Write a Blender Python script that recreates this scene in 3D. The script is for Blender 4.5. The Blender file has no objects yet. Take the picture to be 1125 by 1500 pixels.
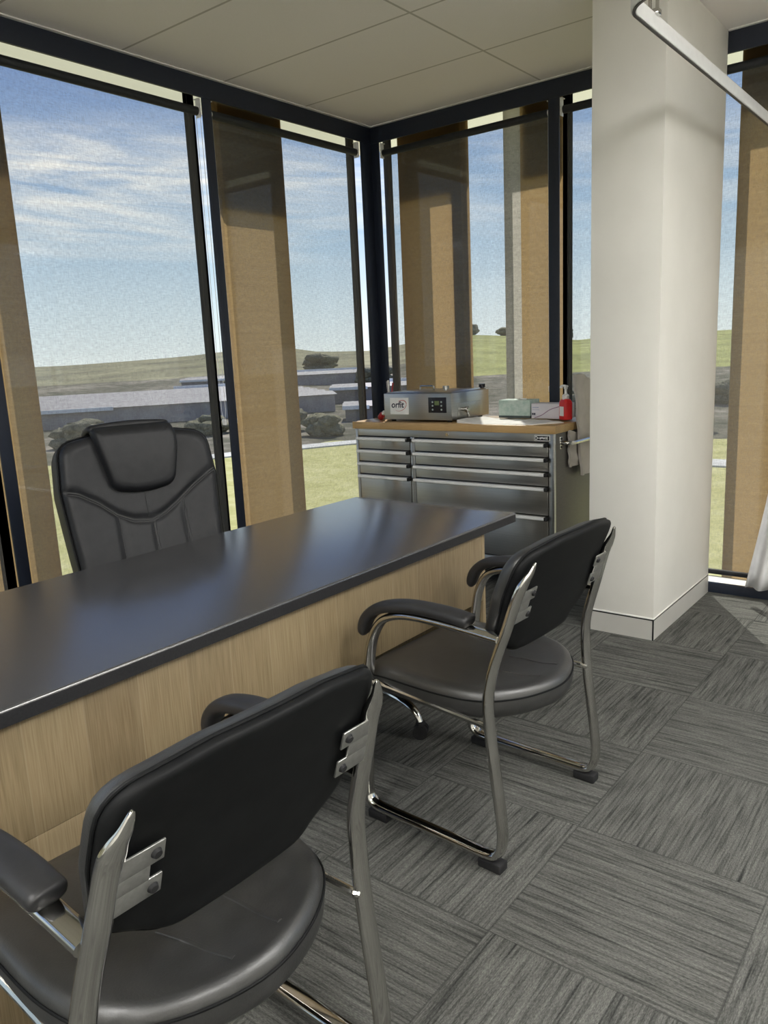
import bpy, bmesh, math, random
from mathutils import Vector, Matrix, noise
random.seed(7)
SC = bpy.context.scene
COL = SC.collection
PI = math.pi

# ------------------------------------------------------------------ helpers
def finish(bm, ang=34, smooth=True):
    bmesh.ops.recalc_face_normals(bm, faces=bm.faces)
    if smooth:
        a = math.radians(ang)
        for f in bm.faces: f.smooth = True
        for e in bm.edges:
            if len(e.link_faces) == 2:
                e.smooth = e.calc_face_angle(0) < a

def obj(name, bm, mat=None, parent=None, smooth=True, ang=34):
    finish(bm, ang, smooth)
    me = bpy.data.meshes.new(name); bm.to_mesh(me); bm.free()
    o = bpy.data.objects.new(name, me); COL.objects.link(o)
    if mat: me.materials.append(mat)
    if parent: o.parent = parent
    return o

def tag(o, label=None, cat=None, group=None, kind=None):
    if label: o['label'] = label
    if cat: o['category'] = cat
    if group: o['group'] = group
    if kind: o['kind'] = kind
    return o

def thing(name, label, cat, loc=(0, 0, 0), rz=0, group=None):
    o = bpy.data.objects.new(name, None); COL.objects.link(o)
    o.empty_display_size = .05
    o.location = loc; o.rotation_euler = (0, 0, rz)
    return tag(o, label, cat, group)

def struct(name, bm, mat, label, parent=None, smooth=True):
    o = obj(name, bm, mat, parent, smooth)
    if not parent: tag(o, label, None, None, 'structure')
    return o

def box(bm, x0, x1, y0, y1, z0, z1, bev=0, seg=2):
    b = bmesh.new()
    bmesh.ops.create_cube(b, size=1)
    for v in b.verts:
        v.co = Vector(((x0+x1)/2+v.co.x*(x1-x0), (y0+y1)/2+v.co.y*(y1-y0), (z0+z1)/2+v.co.z*(z1-z0)))
    if bev:
        bmesh.ops.bevel(b, geom=b.edges[:], offset=bev, segments=seg, profile=.5, affect='EDGES')
    merge(bm, b)

def merge(bm, b, M=None):
    if M: b.transform(M)
    me = bpy.data.meshes.new('tmp'); b.to_mesh(me); b.free()
    bm.from_mesh(me); bpy.data.meshes.remove(me)

def B(*a, bev=0, seg=2):
    bm = bmesh.new(); box(bm, *a, bev=bev, seg=seg); return bm

def cyl(bm, p0, p1, r, r2=None, n=20):
    p0 = Vector(p0); p1 = Vector(p1); d = p1-p0
    b = bmesh.new()
    bmesh.ops.create_cone(b, cap_ends=True, segments=n, radius1=r, radius2=r if r2 is None else r2, depth=d.length)
    M = Matrix.Translation((p0+p1)/2) @ d.to_track_quat('Z', 'Y').to_matrix().to_4x4()
    merge(bm, b, M)

def lathe(bm, prof, c=(0, 0, 0), n=28, M=None):
    b = bmesh.new(); rings = []
    for r, z in prof:
        rings.append([b.verts.new((max(r, 1e-5)*math.cos(2*PI*i/n), max(r, 1e-5)*math.sin(2*PI*i/n), z)) for i in range(n)])
    for A, C in zip(rings[:-1], rings[1:]):
        for i in range(n):
            b.faces.new((A[i], A[(i+1) % n], C[(i+1) % n], C[i]))
    b.faces.new(rings[0][::-1]); b.faces.new(rings[-1])
    T = Matrix.Translation(c)
    merge(bm, b, T @ M if M else T)

def crom(pts, sub=6, closed=False):
    P = [Vector(p) for p in pts]; out = []; n = len(P)
    rng = range(n) if closed else range(n-1)
    for i in rng:
        if closed: a, b, c, d = P[(i-1) % n], P[i], P[(i+1) % n], P[(i+2) % n]
        else: a, b, c, d = P[max(i-1, 0)], P[i], P[i+1], P[min(i+2, n-1)]
        for k in range(sub):
            t = k/sub
            out.append(.5*((2*b)+(c-a)*t+(2*a-5*b+4*c-d)*t*t+(3*b-a-3*c+d)*t**3))
    if not closed: out.append(P[-1])
    return out

def tube(bm, pts, ra, rb=None, n=12, up=(0, 1, 0), closed=False, scales=None, power=2.0):
    """sweep an oval (ra along 'up', rb across) along pts"""
    rb = ra if rb is None else rb
    P = [Vector(p) for p in pts]; N = len(P); rings = []
    up = Vector(up).normalized()
    for i in range(N):
        if closed: t = P[(i+1) % N]-P[(i-1) % N]
        else: t = P[min(i+1, N-1)]-P[max(i-1, 0)]
        t.normalize()
        u = up-t*up.dot(t)
        if u.length < 1e-3: u = Vector((1, 0, 0))-t*t.x
        u.normalize(); w = t.cross(u)
        s = scales[i] if scales else (1, 1)
        ring = []
        for k in range(n):
            a = 2*PI*k/n; c, sn = math.cos(a), math.sin(a)
            e = 2/power
            ring.append(bm.verts.new(P[i]+u*(ra*s[0]*math.copysign(abs(c)**e, c))+w*(rb*s[1]*math.copysign(abs(sn)**e, sn))))
        rings.append(ring)
    M = N if closed else N-1
    for i in range(M):
        A, C = rings[i], rings[(i+1) % N]
        for k in range(n):
            bm.faces.new((A[k], A[(k+1) % n], C[(k+1) % n], C[k]))
    if not closed:
        bm.faces.new(rings[0][::-1]); bm.faces.new(rings[-1])

def pillow(bm, outline, levels, fn=lambda p: p, rings_in=7):
    """outline: list of (x,y); levels: list of (scale, h). Ends are capped with shrinking rings. fn maps (x,y,h)->Vector"""
    n = len(outline)
    cx = sum(p[0] for p in outline)/n; cy = sum(p[1] for p in outline)/n
    L = []
    s0, h0 = levels[0]; s1, h1 = levels[-1]
    for k in range(1, rings_in): L.append((s0*k/rings_in, h0))
    L += levels
    for k in range(rings_in-1, 0, -1): L.append((s1*k/rings_in, h1))
    rings = []
    for s, h in L:
        rings.append([bm.verts.new(fn((cx+(x-cx)*s, cy+(y-cy)*s, h))) for x, y in outline])
    for A, C in zip(rings[:-1], rings[1:]):
        for i in range(n):
            bm.faces.new((A[i], A[(i+1) % n], C[(i+1) % n], C[i]))
    for R, h, rev in ((rings[0], h0, True), (rings[-1], h1, False)):
        c = bm.verts.new(fn((cx, cy, h)))
        for i in range(n):
            bm.faces.new((R[i], R[(i+1) % n], c))

def rrect(pts_r, seg=6):
    """rounded polygon: list of (x,y,r)"""
    out = []; n = len(pts_r)
    for i in range(n):
        x, y, r = pts_r[i]; p = Vector((x, y)); a = Vector(pts_r[i-1][:2]); b = Vector(pts_r[(i+1) % n][:2])
        da = (a-p).normalized(); db = (b-p).normalized()
        ang = da.angle(db); t = r/math.tan(ang/2) if r else 0
        p0 = p+da*t; p1 = p+db*t
        for k in range(seg+1):
            u = k/seg
            out.append(tuple((1-u)**2*p0+2*u*(1-u)*p+u*u*p1))
    res = []
    for q in out:      # subdivide long runs
        if res:
            d = math.dist(res[-1], q); m = int(d/.03)
            for j in range(1, m+1):
                u = j/(m+1); res.append((res[-1][0]*(1-u)+q[0]*u, res[-1][1]*(1-u)+q[1]*u)) if False else None
        if not res or math.dist(res[-1], q) > 1e-5: res.append(q)
    fin = []
    for i, q in enumerate(res):
        fin.append(q); nx = res[(i+1) % len(res)]
        m = int(math.dist(q, nx)/.025)
        for j in range(1, m+1):
            u = j/(m+1); fin.append((q[0]*(1-u)+nx[0]*u, q[1]*(1-u)+nx[1]*u))
    return fin

# ------------------------------------------------------------------ materials
def mat(name, color=(.5, .5, .5), rough=.5, metal=0, spec=.5, aniso=0, coat=0):
    m = bpy.data.materials.new(name); m.use_nodes = True
    b = m.node_tree.nodes['Principled BSDF']
    b.inputs['Base Color'].default_value = (*color, 1)
    b.inputs['Roughness'].default_value = rough
    b.inputs['Metallic'].default_value = metal
    b.inputs['Specular IOR Level'].default_value = spec
    if aniso: b.inputs['Anisotropic'].default_value = aniso
    if coat: b.inputs['Coat Weight'].default_value = coat
    return m

class NT:
    def __init__(s, m):
        s.t = m.node_tree; s.b = s.t.nodes.get('Principled BSDF')
    def n(s, typ, **kw):
        x = s.t.nodes.new(typ)
        for k, v in kw.items():
            if k == 'ins':
                for a, c in v.items(): x.inputs[a].default_value = c
            else: setattr(x, k, v)
        return x
    def l(s, a, b): s.t.links.new(a, b)
    def math(s, op, a, b=None):
        x = s.n('ShaderNodeMath', operation=op)
        for i, v in enumerate((a, b)):
            if v is None: continue
            if isinstance(v, (int, float)): x.inputs[i].default_value = v
            else: s.l(v, x.inputs[i])
        return x.outputs[0]
    def ramp(s, fac, stops):
        r = s.n('ShaderNodeValToRGB'); e = r.color_ramp.elements
        while len(e) < len(stops): e.new(.5)
        for i, (p, c) in enumerate(stops):
            e[i].position = p; e[i].color = (*c, 1) if len(c) == 3 else c
        s.l(fac, r.inputs[0]); return r.outputs[0]
    def noise(s, vec, scale, detail=3, rough=.55):
        x = s.n('ShaderNodeTexNoise', ins={'Scale': scale, 'Detail': detail, 'Roughness': rough})
        if vec: s.l(vec, x.inputs['Vector'])
        return x.outputs[0]
    def coord(s, out='Object'):
        return s.n('ShaderNodeTexCoord').outputs[out]
    def pos(s):
        return s.n('ShaderNodeNewGeometry').outputs['Position']
    def mapping(s, vec, scale=(1, 1, 1), loc=(0, 0, 0), rot=(0, 0, 0)):
        x = s.n('ShaderNodeMapping'); x.inputs['Scale'].default_value = scale
        x.inputs['Location'].default_value = loc; x.inputs['Rotation'].default_value = rot
        s.l(vec, x.inputs['Vector']); return x.outputs[0]
    def mix(s, fac, a, b, typ='MIX'):
        x = s.n('ShaderNodeMix', data_type='RGBA', blend_type=typ)
        for i, v in ((0, fac), (6, a), (7, b)):
            if isinstance(v, (int, float)): x.inputs[i].default_value = v
            elif isinstance(v, tuple): x.inputs[i].default_value = (*v, 1)
            else: s.l(v, x.inputs[i])
        return x.outputs[2]
    def bump(s, h, strength=.3, dist=.002):
        x = s.n('ShaderNodeBump', ins={'Strength': strength, 'Distance': dist})
        s.l(h, x.inputs['Height']); s.l(x.outputs[0], s.b.inputs['Normal'])

def mat_noise(name, c1, c2, scale=20, rough=.6, bump=0, bscale=None, spec=.4, dist=.002, metal=0, stretch=(1, 1, 1)):
    m = mat(name, c1, rough, metal, spec); t = NT(m)
    v = t.mapping(t.coord(), stretch)
    t.l(t.ramp(t.noise(v, scale), [(.35, c1), (.65, c2)]), t.b.inputs['Base Color'])
    if bump: t.bump(t.noise(v, bscale or scale*4, 2), bump, dist)
    return m

M = {}
M['navy'] = mat_noise('navy_powdercoat', (.013, .018, .032), (.016, .021, .036), 60, .45, .05, 400)
M['charcoal_frame'] = mat_noise('charcoal_aluminium', (.052, .048, .045), (.06, .056, .052), 60, .5)
M['roller'] = mat_noise('dark_roller', (.012, .014, .018), (.016, .018, .022), 40, .5)
M['white_paint'] = mat_noise('white_wall_paint', (.78, .765, .71), (.80, .785, .73), 6, .55, .04, 300)
M['skirting'] = mat_noise('grey_skirting', (.50, .49, .455), (.52, .51, .475), 8, .45)
M['black'] = mat_noise('black_gap', (.008, .008, .009), (.01, .01, .011), 30, .6)
M['bead'] = mat_noise('white_bead', (.85, .84, .8), (.87, .86, .82), 30, .4)
M['white_plastic'] = mat_noise('white_plastic', (.78, .78, .77), (.82, .82, .81), 30, .35)
M['chrome'] = mat_noise('chrome', (.62, .61, .58), (.66, .65, .62), 15, .10, metal=1)
M['alu'] = mat_noise('aluminium_grip', (.80, .80, .79), (.88, .88, .87), 200, .42, metal=.25, stretch=(.05, 1, 1))
M['vinyl'] = mat_noise('black_vinyl', (.018, .018, .018), (.026, .026, .0255), 30, .40, .25, 260, .95, .0015)
M['vinyl_back'] = mat_noise('black_smooth_vinyl', (.003, .0035, .004), (.005, .0055, .006), 30, .6, .08, 300, .22, .001)
M['arm_black'] = mat_noise('black_urethane', (.018, .018, .019), (.024, .024, .025), 40, .45, .12, 500, .5, .0008)
M['leather'] = mat_noise('black_leather', (.009, .0097, .012), (.014, .0147, .0175), 30, .5, .22, 330, .4, .0012)
M['thread'] = mat_noise('dark_grey_thread', (.05, .05, .052), (.07, .07, .072), 300, .6)
M['rubber'] = mat_noise('black_rubber', (.01, .01, .011), (.015, .015, .016), 60, .7)
M['steel_bracket'] = mat_noise('satin_steel', (.42, .42, .40), (.48, .48, .46), 120, .35, metal=.9)
M['red'] = mat_noise('red_plastic', (.62, .02, .025), (.68, .03, .03), 20, .3)
M['dark_red'] = mat_noise('dark_red_plastic', (.30, .015, .02), (.36, .02, .025), 20, .35)
M['paper'] = mat_noise('white_paper', (.80, .79, .76), (.86, .85, .83), 14, .8, .35, 30, .2, .004)
M['tissue_box'] = mat_noise('pale_green_carton', (.36, .47, .42), (.50, .58, .53), 45, .6)
M['carton_dark'] = mat_noise('dark_carton', (.06, .08, .08), (.08, .10, .10), 40, .6)  # darker tone for the band around the carton base
M['glove_box'] = mat_noise('pale_lilac_carton', (.62, .60, .64), (.70, .66, .70), 12, .6)
M['ink'] = mat_noise('dark_ink', (.02, .02, .05), (.03, .03, .06), 40, .6)
M['ink_red'] = mat_noise('red_ink', (.45, .12, .12), (.55, .16, .15), 40, .6)
M['ink_purple'] = mat_noise('purple_ink', (.25, .16, .24), (.32, .2, .3), 40, .6)
M['ink_blue'] = mat_noise('pale_blue_ink', (.35, .38, .5), (.4, .43, .55), 40, .6)
M['cloth'] = mat_noise('grey_cloth', (.45, .42, .39), (.54, .505, .47), 8, .9, .4, 120, .2, .003)
M['curtain'] = mat_noise('pale_curtain', (.62, .62, .63), (.70, .70, .71), 10, .85, .2, 200, .2, .001)
M['panel_black'] = mat_noise('black_panel', (.012, .011, .016), (.016, .015, .02), 20, .25)
M['lcd'] = mat_noise('green_display', (.10, .15, .06), (.16, .20, .08), 60, .3)
M['key'] = mat_noise('pale_keys', (.35, .42, .40), (.45, .5, .48), 60, .4)
M['glass_pen'] = mat_noise('pen_grey', (.25, .22, .25), (.4, .36, .38), 60, .3)
M['canopy_frame'] = mat_noise('canopy_frame', (.5, .47, .38), (.55, .52, .42), 20, .5)

def steel():
    m = mat('brushed_stainless', (.40, .395, .38), .30, 1.0, .5, .85); t = NT(m)
    v = t.mapping(t.coord(), (3, 3, 900))
    n = t.noise(v, 1.0, 3)
    t.l(t.ramp(n, [(.3, (.44, .435, .425)), (.7, (.55, .545, .535))]), t.b.inputs['Base Color'])
    t.b.inputs['Anisotropic Rotation'].default_value = .25
    tg = t.n('ShaderNodeTangent', direction_type='RADIAL', axis='Z')
    t.l(tg.outputs[0], t.b.inputs['Tangent'])
    t.bump(n, .05, .0006)
    return m
M['steel'] = steel()

def timber_top():
    m = mat('laminated_timber', (.5, .3, .12), .35); t = NT(m)
    v = t.coord()
    sx = t.n('ShaderNodeSeparateXYZ'); t.l(v, sx.inputs[0])
    cell = t.math('FLOOR', t.math('MULTIPLY', sx.outputs['X'], 6.5))
    cy = t.math('FLOOR', t.math('MULTIPLY', sx.outputs['Y'], 22))
    wn = t.n('ShaderNodeTexWhiteNoise', noise_dimensions='2D')
    cb = t.n('ShaderNodeCombineXYZ'); t.l(cell, cb.inputs[0]); t.l(cy, cb.inputs[1]); t.l(cb.outputs[0], wn.inputs['Vector'])
    base = t.ramp(wn.outputs['Value'], [(0, (.38, .23, .09)), (1, (.54, .36, .16))])
    g = t.noise(t.mapping(v, (6, 60, 160)), 2.0, 4)
    t.l(t.mix(.5, base, t.ramp(g, [(.3, (.32, .19, .07)), (.7, (.58, .40, .19))])), t.b.inputs['Base Color'])
    return m
M['timber'] = timber_top()
M['steel_dim_side'] = mat_noise('dim_steel_side', (.105, .098, .088), (.13, .122, .11), 40, .4, .05, 400, .5, .0006, .25, (1, 1, 20))  # darker than the front steel: the side's dim reflection put into the colour

def oak():
    m = mat('light_oak_laminate', (0.272, 0.200, 0.109), .5); t = NT(m)
    v = t.pos()
    sx = t.n('ShaderNodeSeparateXYZ'); t.l(v, sx.inputs[0])
    q = t.math('ADD', sx.outputs['Y'], sx.outputs['X'])
    w = t.math('MULTIPLY', q, 7.7)
    cell = t.math('FLOOR', w)
    wn = t.n('ShaderNodeTexWhiteNoise', noise_dimensions='1D'); t.l(cell, wn.inputs['W'])
    base = t.ramp(wn.outputs['Value'], [(0, (0.125, 0.084, 0.040)), (.5, (0.203, 0.149, 0.077)), (1, (0.262, 0.196, 0.108))])
    off = t.n('ShaderNodeCombineXYZ'); t.l(t.math('MULTIPLY', wn.outputs['Value'], 7.0), off.inputs[2]); t.l(q, off.inputs[0]); 
    add = t.n('ShaderNodeVectorMath', operation='ADD'); t.l(off.outputs[0], add.inputs[0])
    zc = t.n('ShaderNodeCombineXYZ'); t.l(sx.outputs['Z'], zc.inputs[2]); t.l(zc.outputs[0], add.inputs[1])
    g = t.noise(t.mapping(add.outputs[0], (42, 1, 1.6)), 1.6, 5, .62)
    g2 = t.noise(t.mapping(add.outputs[0], (300, 1, 8)), 1.0, 3)
    c = t.mix(.40, base, t.ramp(g, [(.28, (0.124, 0.084, 0.040)), (.5, (0.203, 0.149, 0.078)), (.75, (0.266, 0.207, 0.123))]))
    c = t.mix(.22, c, t.ramp(g2, [(.35, (0.136, 0.093, 0.049)), (.6, (0.408, 0.333, 0.219))]))
    fr = t.math('FRACT', w)
    edge = t.math('LESS_THAN', fr, .025)
    c = t.mix(t.math('MULTIPLY', edge, .45), c, (0.297, 0.240, 0.154))
    t.l(c, t.b.inputs['Base Color'])
    t.bump(g2, .04, .0005)
    return m
M['oak'] = oak()

def desk_top():
    m = mat('charcoal_laminate', (.030, .030, .033), .25, 0, 1.0, 0, .8)
    m.node_tree.nodes['Principled BSDF'].inputs['Coat Roughness'].default_value = .2; t = NT(m)
    n = t.noise(t.coord(), 380, 2)
    t.l(t.ramp(n, [(.35, (.046, .046, .048)), (.65, (.062, .062, .065))]), t.b.inputs['Base Color'])
    t.bump(n, .02, .0003)
    return m
M['desk_top'] = desk_top()
M['edge_band'] = mat_noise('dark_edge_band', (.016, .016, .0175), (.022, .022, .024), 200, .55, spec=.3)

GX, GY = 2.470, -2.345
def carpet():
    m = mat('carpet_tiles', (.1, .1, .1), .95, 0, .1); t = NT(m)
    v = t.pos(); s = t.n('ShaderNodeSeparateXYZ'); t.l(v, s.inputs[0])
    u = t.math('DIVIDE', t.math('SUBTRACT', s.outputs['X'], GX), .5)
    w = t.math('DIVIDE', t.math('SUBTRACT', s.outputs['Y'], GY), .5)
    fu, fw = t.math('FLOOR', u), t.math('FLOOR', w)
    par = t.math('FLOORED_MODULO', t.math('ADD', fu, fw), 2)
    par = t.math('GREATER_THAN', par, .5)
    inv = t.math('SUBTRACT', 1.0, par)
    # cell (0,-1) => parity 1 : stripes along x (they vary with y)
    across = t.math('ADD', t.math('MULTIPLY', s.outputs['Y'], par), t.math('MULTIPLY', s.outputs['X'], inv))
    along = t.math('ADD', t.math('MULTIPLY', s.outputs['X'], par), t.math('MULTIPLY', s.outputs['Y'], inv))
    cb = t.n('ShaderNodeCombineXYZ')
    cid = t.math('ADD', t.math('MULTIPLY', fu, 3.7), t.math('MULTIPLY', fw, 9.1))
    t.l(along, cb.inputs[0]); t.l(across, cb.inputs[1]); t.l(cid, cb.inputs[2])
    a = t.noise(t.mapping(cb.outputs[0], (2.6, 62, 1)), 1.0, 2, .5)
    b = t.noise(t.mapping(cb.outputs[0], (7, 150, 1)), 1.0, 2, .6)
    wob = t.noise(t.mapping(cb.outputs[0], (5, 5, 1)), 1.0, 2)
    c1 = t.ramp(a, [(.33, (0.030, 0.031, 0.030)), (.46, (0.102, 0.103, 0.096)), (.7, (0.146, 0.146, 0.135))])
    c2 = t.ramp(b, [(.34, (0.033, 0.034, 0.032)), (.5, (0.111, 0.112, 0.104)), (.72, (0.180, 0.180, 0.167))])
    c = t.mix(.55, c1, c2)
    sp = t.noise(t.mapping(cb.outputs[0], (130, 420, 1)), 1.0, 2, .7)
    c = t.mix(.55, c, t.ramp(sp, [(.3, (.35, .35, .35)), (.5, (.95, .95, .95)), (.75, (1.9, 1.9, 1.85))]), 'MULTIPLY')
    c = t.mix(.35, c, t.ramp(wob, [(.3, (.75, .75, .75)), (.7, (1.2, 1.2, 1.2))]), 'MULTIPLY')
    # fine seam between the tiles
    eu = t.math('ABSOLUTE', t.math('SUBTRACT', t.math('FRACT', u), .5)); ew = t.math('ABSOLUTE', t.math('SUBTRACT', t.math('FRACT', w), .5))
    seam = t.math('GREATER_THAN', t.math('MAXIMUM', eu, ew), .4955)
    c = t.mix(t.math('MULTIPLY', seam, .45), c, (.03, .03, .03))
    t.l(c, t.b.inputs['Base Color'])
    t.bump(t.math('ADD', b, sp), .5, .003)
    return m
M['carpet'] = carpet()

def ceiling_mat():
    m = mat('ceiling_tiles', (.66, .64, .6), .9, 0, .1); t = NT(m)
    s = t.n('ShaderNodeSeparateXYZ'); t.l(t.pos(), s.inputs[0])
    u = t.math('FRACT', t.math('DIVIDE', t.math('ADD', s.outputs['X'], 6.01), 1.2))
    w = t.math('FRACT', t.math('DIVIDE', t.math('ADD', s.outputs['Y'], 12.115), .605))
    lu = t.math('LESS_THAN', u, .012/1.2); lw = t.math('LESS_THAN', w, .012/.605)
    ln = t.math('MAXIMUM', lu, lw)
    tone = t.ramp(t.noise(t.pos(), 220, 2), [(.3, (.90, .865, .85)), (.7, (.93, .90, .885))])
    t.l(t.mix(ln, tone, (.56, .53, .50)), t.b.inputs['Base Color'])
    return m
M['ceiling'] = ceiling_mat()

def fabric_mat():
    m = bpy.data.materials.new('sheer_blind_mesh'); m.use_nodes = True
    t = NT(m); T = t.t; T.nodes.remove(t.b)
    out = T.nodes['Material Output']
    v = t.pos()
    s = t.n('ShaderNodeSeparateXYZ'); t.l(v, s.inputs[0])
    h = t.math('ADD', s.outputs['X'], s.outputs['Y'])
    cb = t.n('ShaderNodeCombineXYZ'); t.l(h, cb.inputs[0]); t.l(s.outputs['Z'], cb.inputs[1])
    n1 = t.noise(t.mapping(cb.outputs[0], (190, 34, 1)), 1, 1)
    n2 = t.noise(t.mapping(cb.outputs[0], (34, 190, 1)), 1, 1)
    f = t.math('ADD', t.math('MULTIPLY', t.math('ADD', n1, n2), .30), .02)
    tr = t.n('ShaderNodeBsdfTransparent'); tr.inputs[0].default_value = (1, 1, 1, 1)
    d = t.n('ShaderNodeBsdfDiffuse'); d.inputs[0].default_value = (.16, .155, .145, 1)
    tl = t.n('ShaderNodeBsdfTranslucent'); tl.inputs[0].default_value = (.26, .25, .235, 1)
    mx = t.n('ShaderNodeMixShader', ins={0: .5}); t.l(d.outputs[0], mx.inputs[1]); t.l(tl.outputs[0], mx.inputs[2])
    m2 = t.n('ShaderNodeMixShader'); t.l(f, m2.inputs[0]); t.l(tr.outputs[0], m2.inputs[1]); t.l(mx.outputs[0], m2.inputs[2])
    t.l(m2.outputs[0], out.inputs['Surface'])
    return m
M['fabric'] = fabric_mat()

def glass_mat():
    m = bpy.data.materials.new('window_glass'); m.use_nodes = True
    t = NT(m); T = t.t; T.nodes.remove(t.b); out = T.nodes['Material Output']
    n = t.noise(t.pos(), .6, 1)
    tr = t.n('ShaderNodeBsdfTransparent'); t.l(t.ramp(n, [(.3, (.94, .96, .95)), (.7, (.96, .97, .96))]), tr.inputs[0])
    g = t.n('ShaderNodeBsdfGlossy', ins={'Roughness': .01}); g.inputs[0].default_value = (.9, .95, 1, 1)
    lw = t.n('ShaderNodeLayerWeight', ins={'Blend': .5})
    fr = t.math('ADD', .035, t.math('MULTIPLY', t.math('POWER', lw.outputs['Facing'], 5.0), .6))
    mx = t.n('ShaderNodeMixShader'); t.l(fr, mx.inputs[0]); t.l(tr.outputs[0], mx.inputs[1]); t.l(g.outputs[0], mx.inputs[2])
    t.l(mx.outputs[0], out.inputs['Surface'])
    return m
M['glass'] = glass_mat()

def translucent(name, c1, c2, fac=.5, sc=(1, 1, 30), scale=2):
    m = bpy.data.materials.new(name); m.use_nodes = True
    t = NT(m); T = t.t; T.nodes.remove(t.b); out = T.nodes['Material Output']
    n = t.noise(t.mapping(t.pos(), sc), scale, 3)
    c = t.ramp(n, [(.3, c1), (.7, c2)])
    d = t.n('ShaderNodeBsdfDiffuse'); tl = t.n('ShaderNodeBsdfTranslucent')
    t.l(c, d.inputs[0]); t.l(c, tl.inputs[0])
    mx = t.n('ShaderNodeMixShader', ins={0: fac}); t.l(d.outputs[0], mx.inputs[1]); t.l(tl.outputs[0], mx.inputs[2])
    t.l(mx.outputs[0], out.inputs['Surface'])
    return m
M['fin'] = translucent('tan_fin_screen', (.335, .222, .105), (.385, .262, .128), .84)
M['fin_pale'] = translucent('pale_fin_screen', (.44, .41, .36), (.52, .485, .43), .85)
M['canopy'] = translucent('cream_canopy', (.88, .85, .66), (.92, .89, .70), .6)
M['deck'] = mat_noise('canopy_deck_metal', (.30, .29, .26), (.34, .33, .30), 5, .7)

def emit(name, c, s):
    m = bpy.data.materials.new(name); m.use_nodes = True
    t = NT(m); t.b.inputs['Base Color'].default_value = (*c, 1)
    t.b.inputs['Emission Color'].default_value = (*c, 1); t.b.inputs['Emission Strength'].default_value = s
    return m
FILL = 20.0  # strength of the added, unseen fill panels on the ceiling
M['fill_emitter'] = emit('fill_emission', (1, .985, .955), FILL)

# ------------------------------------------------------------------ camera
yaw, pitch, roll = -.6689, .2010, -.0470
fwd = Vector((math.sin(yaw)*math.cos(pitch), math.cos(yaw)*math.cos(pitch), -math.sin(pitch)))
r0 = Vector((math.cos(yaw), -math.sin(yaw), 0)); u0 = r0.cross(fwd)
rt = r0*math.cos(roll)+u0*math.sin(roll); up = rt.cross(fwd)
cam = bpy.data.cameras.new('camera'); co = bpy.data.objects.new('camera', cam); COL.objects.link(co)
co.matrix_world = Matrix(((rt.x, up.x, -fwd.x, 3.3111), (rt.y, up.y, -fwd.y, -4.2301), (rt.z, up.z, -fwd.z, 1.3424), (0, 0, 0, 1)))
cam.sensor_fit = 'HORIZONTAL'; cam.sensor_width = 36; cam.lens = 1149.7/1125*36
cam.clip_end = 3000; cam.clip_start = .02
SC.camera = co

# ------------------------------------------------------------------ room shell
H = 2.742; RX, RY = 6.3, -7.6; ZB = 2.642
struct('floor', B(-.13, RX+.1, RY-.1, .13, -.12, 0), M['carpet'], 'charcoal striped carpet tiles laid quarter turned')
struct('ceiling', B(-.02, RX+.1, RY-.1, .02, H, H+.12), M['ceiling'], 'white lay-in tile ceiling')
struct('wall_right', B(RX, RX+.1, RY, 0, 0, H), M['white_paint'], 'white side wall out of the picture')
struct('wall_rear', B(-.1, RX, RY-.1, RY, 0, H), M['white_paint'], 'white wall behind the viewer')
struct('trim_1', B(-.012, 0, RY, .0, ZB, H-.001), M['navy'], 'navy head beam over the left windows')
struct('trim_2', B(-.012, RX, 0, .012, ZB, H-.001), M['navy'], 'navy head beam over the back windows')
struct('trim_3', B(-.10, 0, RY, .10, 0, .052), M['navy'], 'navy sill under the left windows')
struct('trim_4', B(0, RX, 0, .028, 0, .052, bev=.003), M['navy'], 'navy sill under the back windows')
struct('trim_5', B(.0, RX, .028, .13, 0, .050), M['bead'], 'white sill ledge under the back windows')
LP = [-.0, -1.333, -2.60, -3.87, -5.14, -6.41, RY]
BP = [0.0, 1.265, 2.56, 3.83, 5.10, RX]
k = 6
bm = B(-.012, .0, -.100, .0, .05, ZB, bev=.002); box(bm, -.012, .060, 0, .012, .05, ZB, bev=.002)
struct('trim_%d' % k, bm, M['navy'], 'navy corner post where the two window walls meet'); k += 1
for y in LP[1:-1]:
    struct('trim_%d' % k, B(-.012, 0, y-.028, y+.028, .052, ZB, bev=.002), M['navy'], 'navy post between the left windows'); k += 1
for x in BP[1:-1]:
    struct('trim_%d' % k, B(x-.032, x+.032, 0, .012, .052, ZB, bev=.002), M['navy'], 'navy post between the back windows'); k += 1
# ceiling angle
bm = B(0, .018, RY, 0, H-.006, H-.0005); box(bm, 0, 1.84, -.018, 0, H-.006, H-.0005); box(bm, 2.16, RX, -.018, 0, H-.006, H-.0005)
struct('trim_%d' % k, bm, M['bead'], 'white angle where ceiling meets the window head'); k += 1

def window(i, wall, a, b):
    """frame plane .12 outside the room plane; a<b along the wall"""
    w = .023; z0, z1 = .05, 2.84; d0, d1 = .127, .160
    bm = bmesh.new()
    def bx(p, q, zz0, zz1, e0=d0, e1=d1):
        if wall == 'L': box(bm, -e1, -e0, p, q, zz0, zz1, bev=.002)
        else: box(bm, p, q, e0, e1, zz0, zz1, bev=.002)
    bx(a-w, a+w, z0, z1); bx(b-w, b+w, z0, z1)
    bx(a+w, b-w, .0, .047); bx(a+w, b-w, z1-.04, z1)
    f = struct('window_%d' % i, bm, M['charcoal_frame'], '%s window in a charcoal frame' % ('left wall' if wall == 'L' else 'back wall'))
    bm = bmesh.new()
    if wall == 'L': box(bm, -.152, -.146, a+w, b-w, .047, z1-.04)
    else: box(bm, a+w, b-w, .146, .152, .047, z1-.04)
    obj('pane', bm, M['glass'], f, smooth=False)
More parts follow.
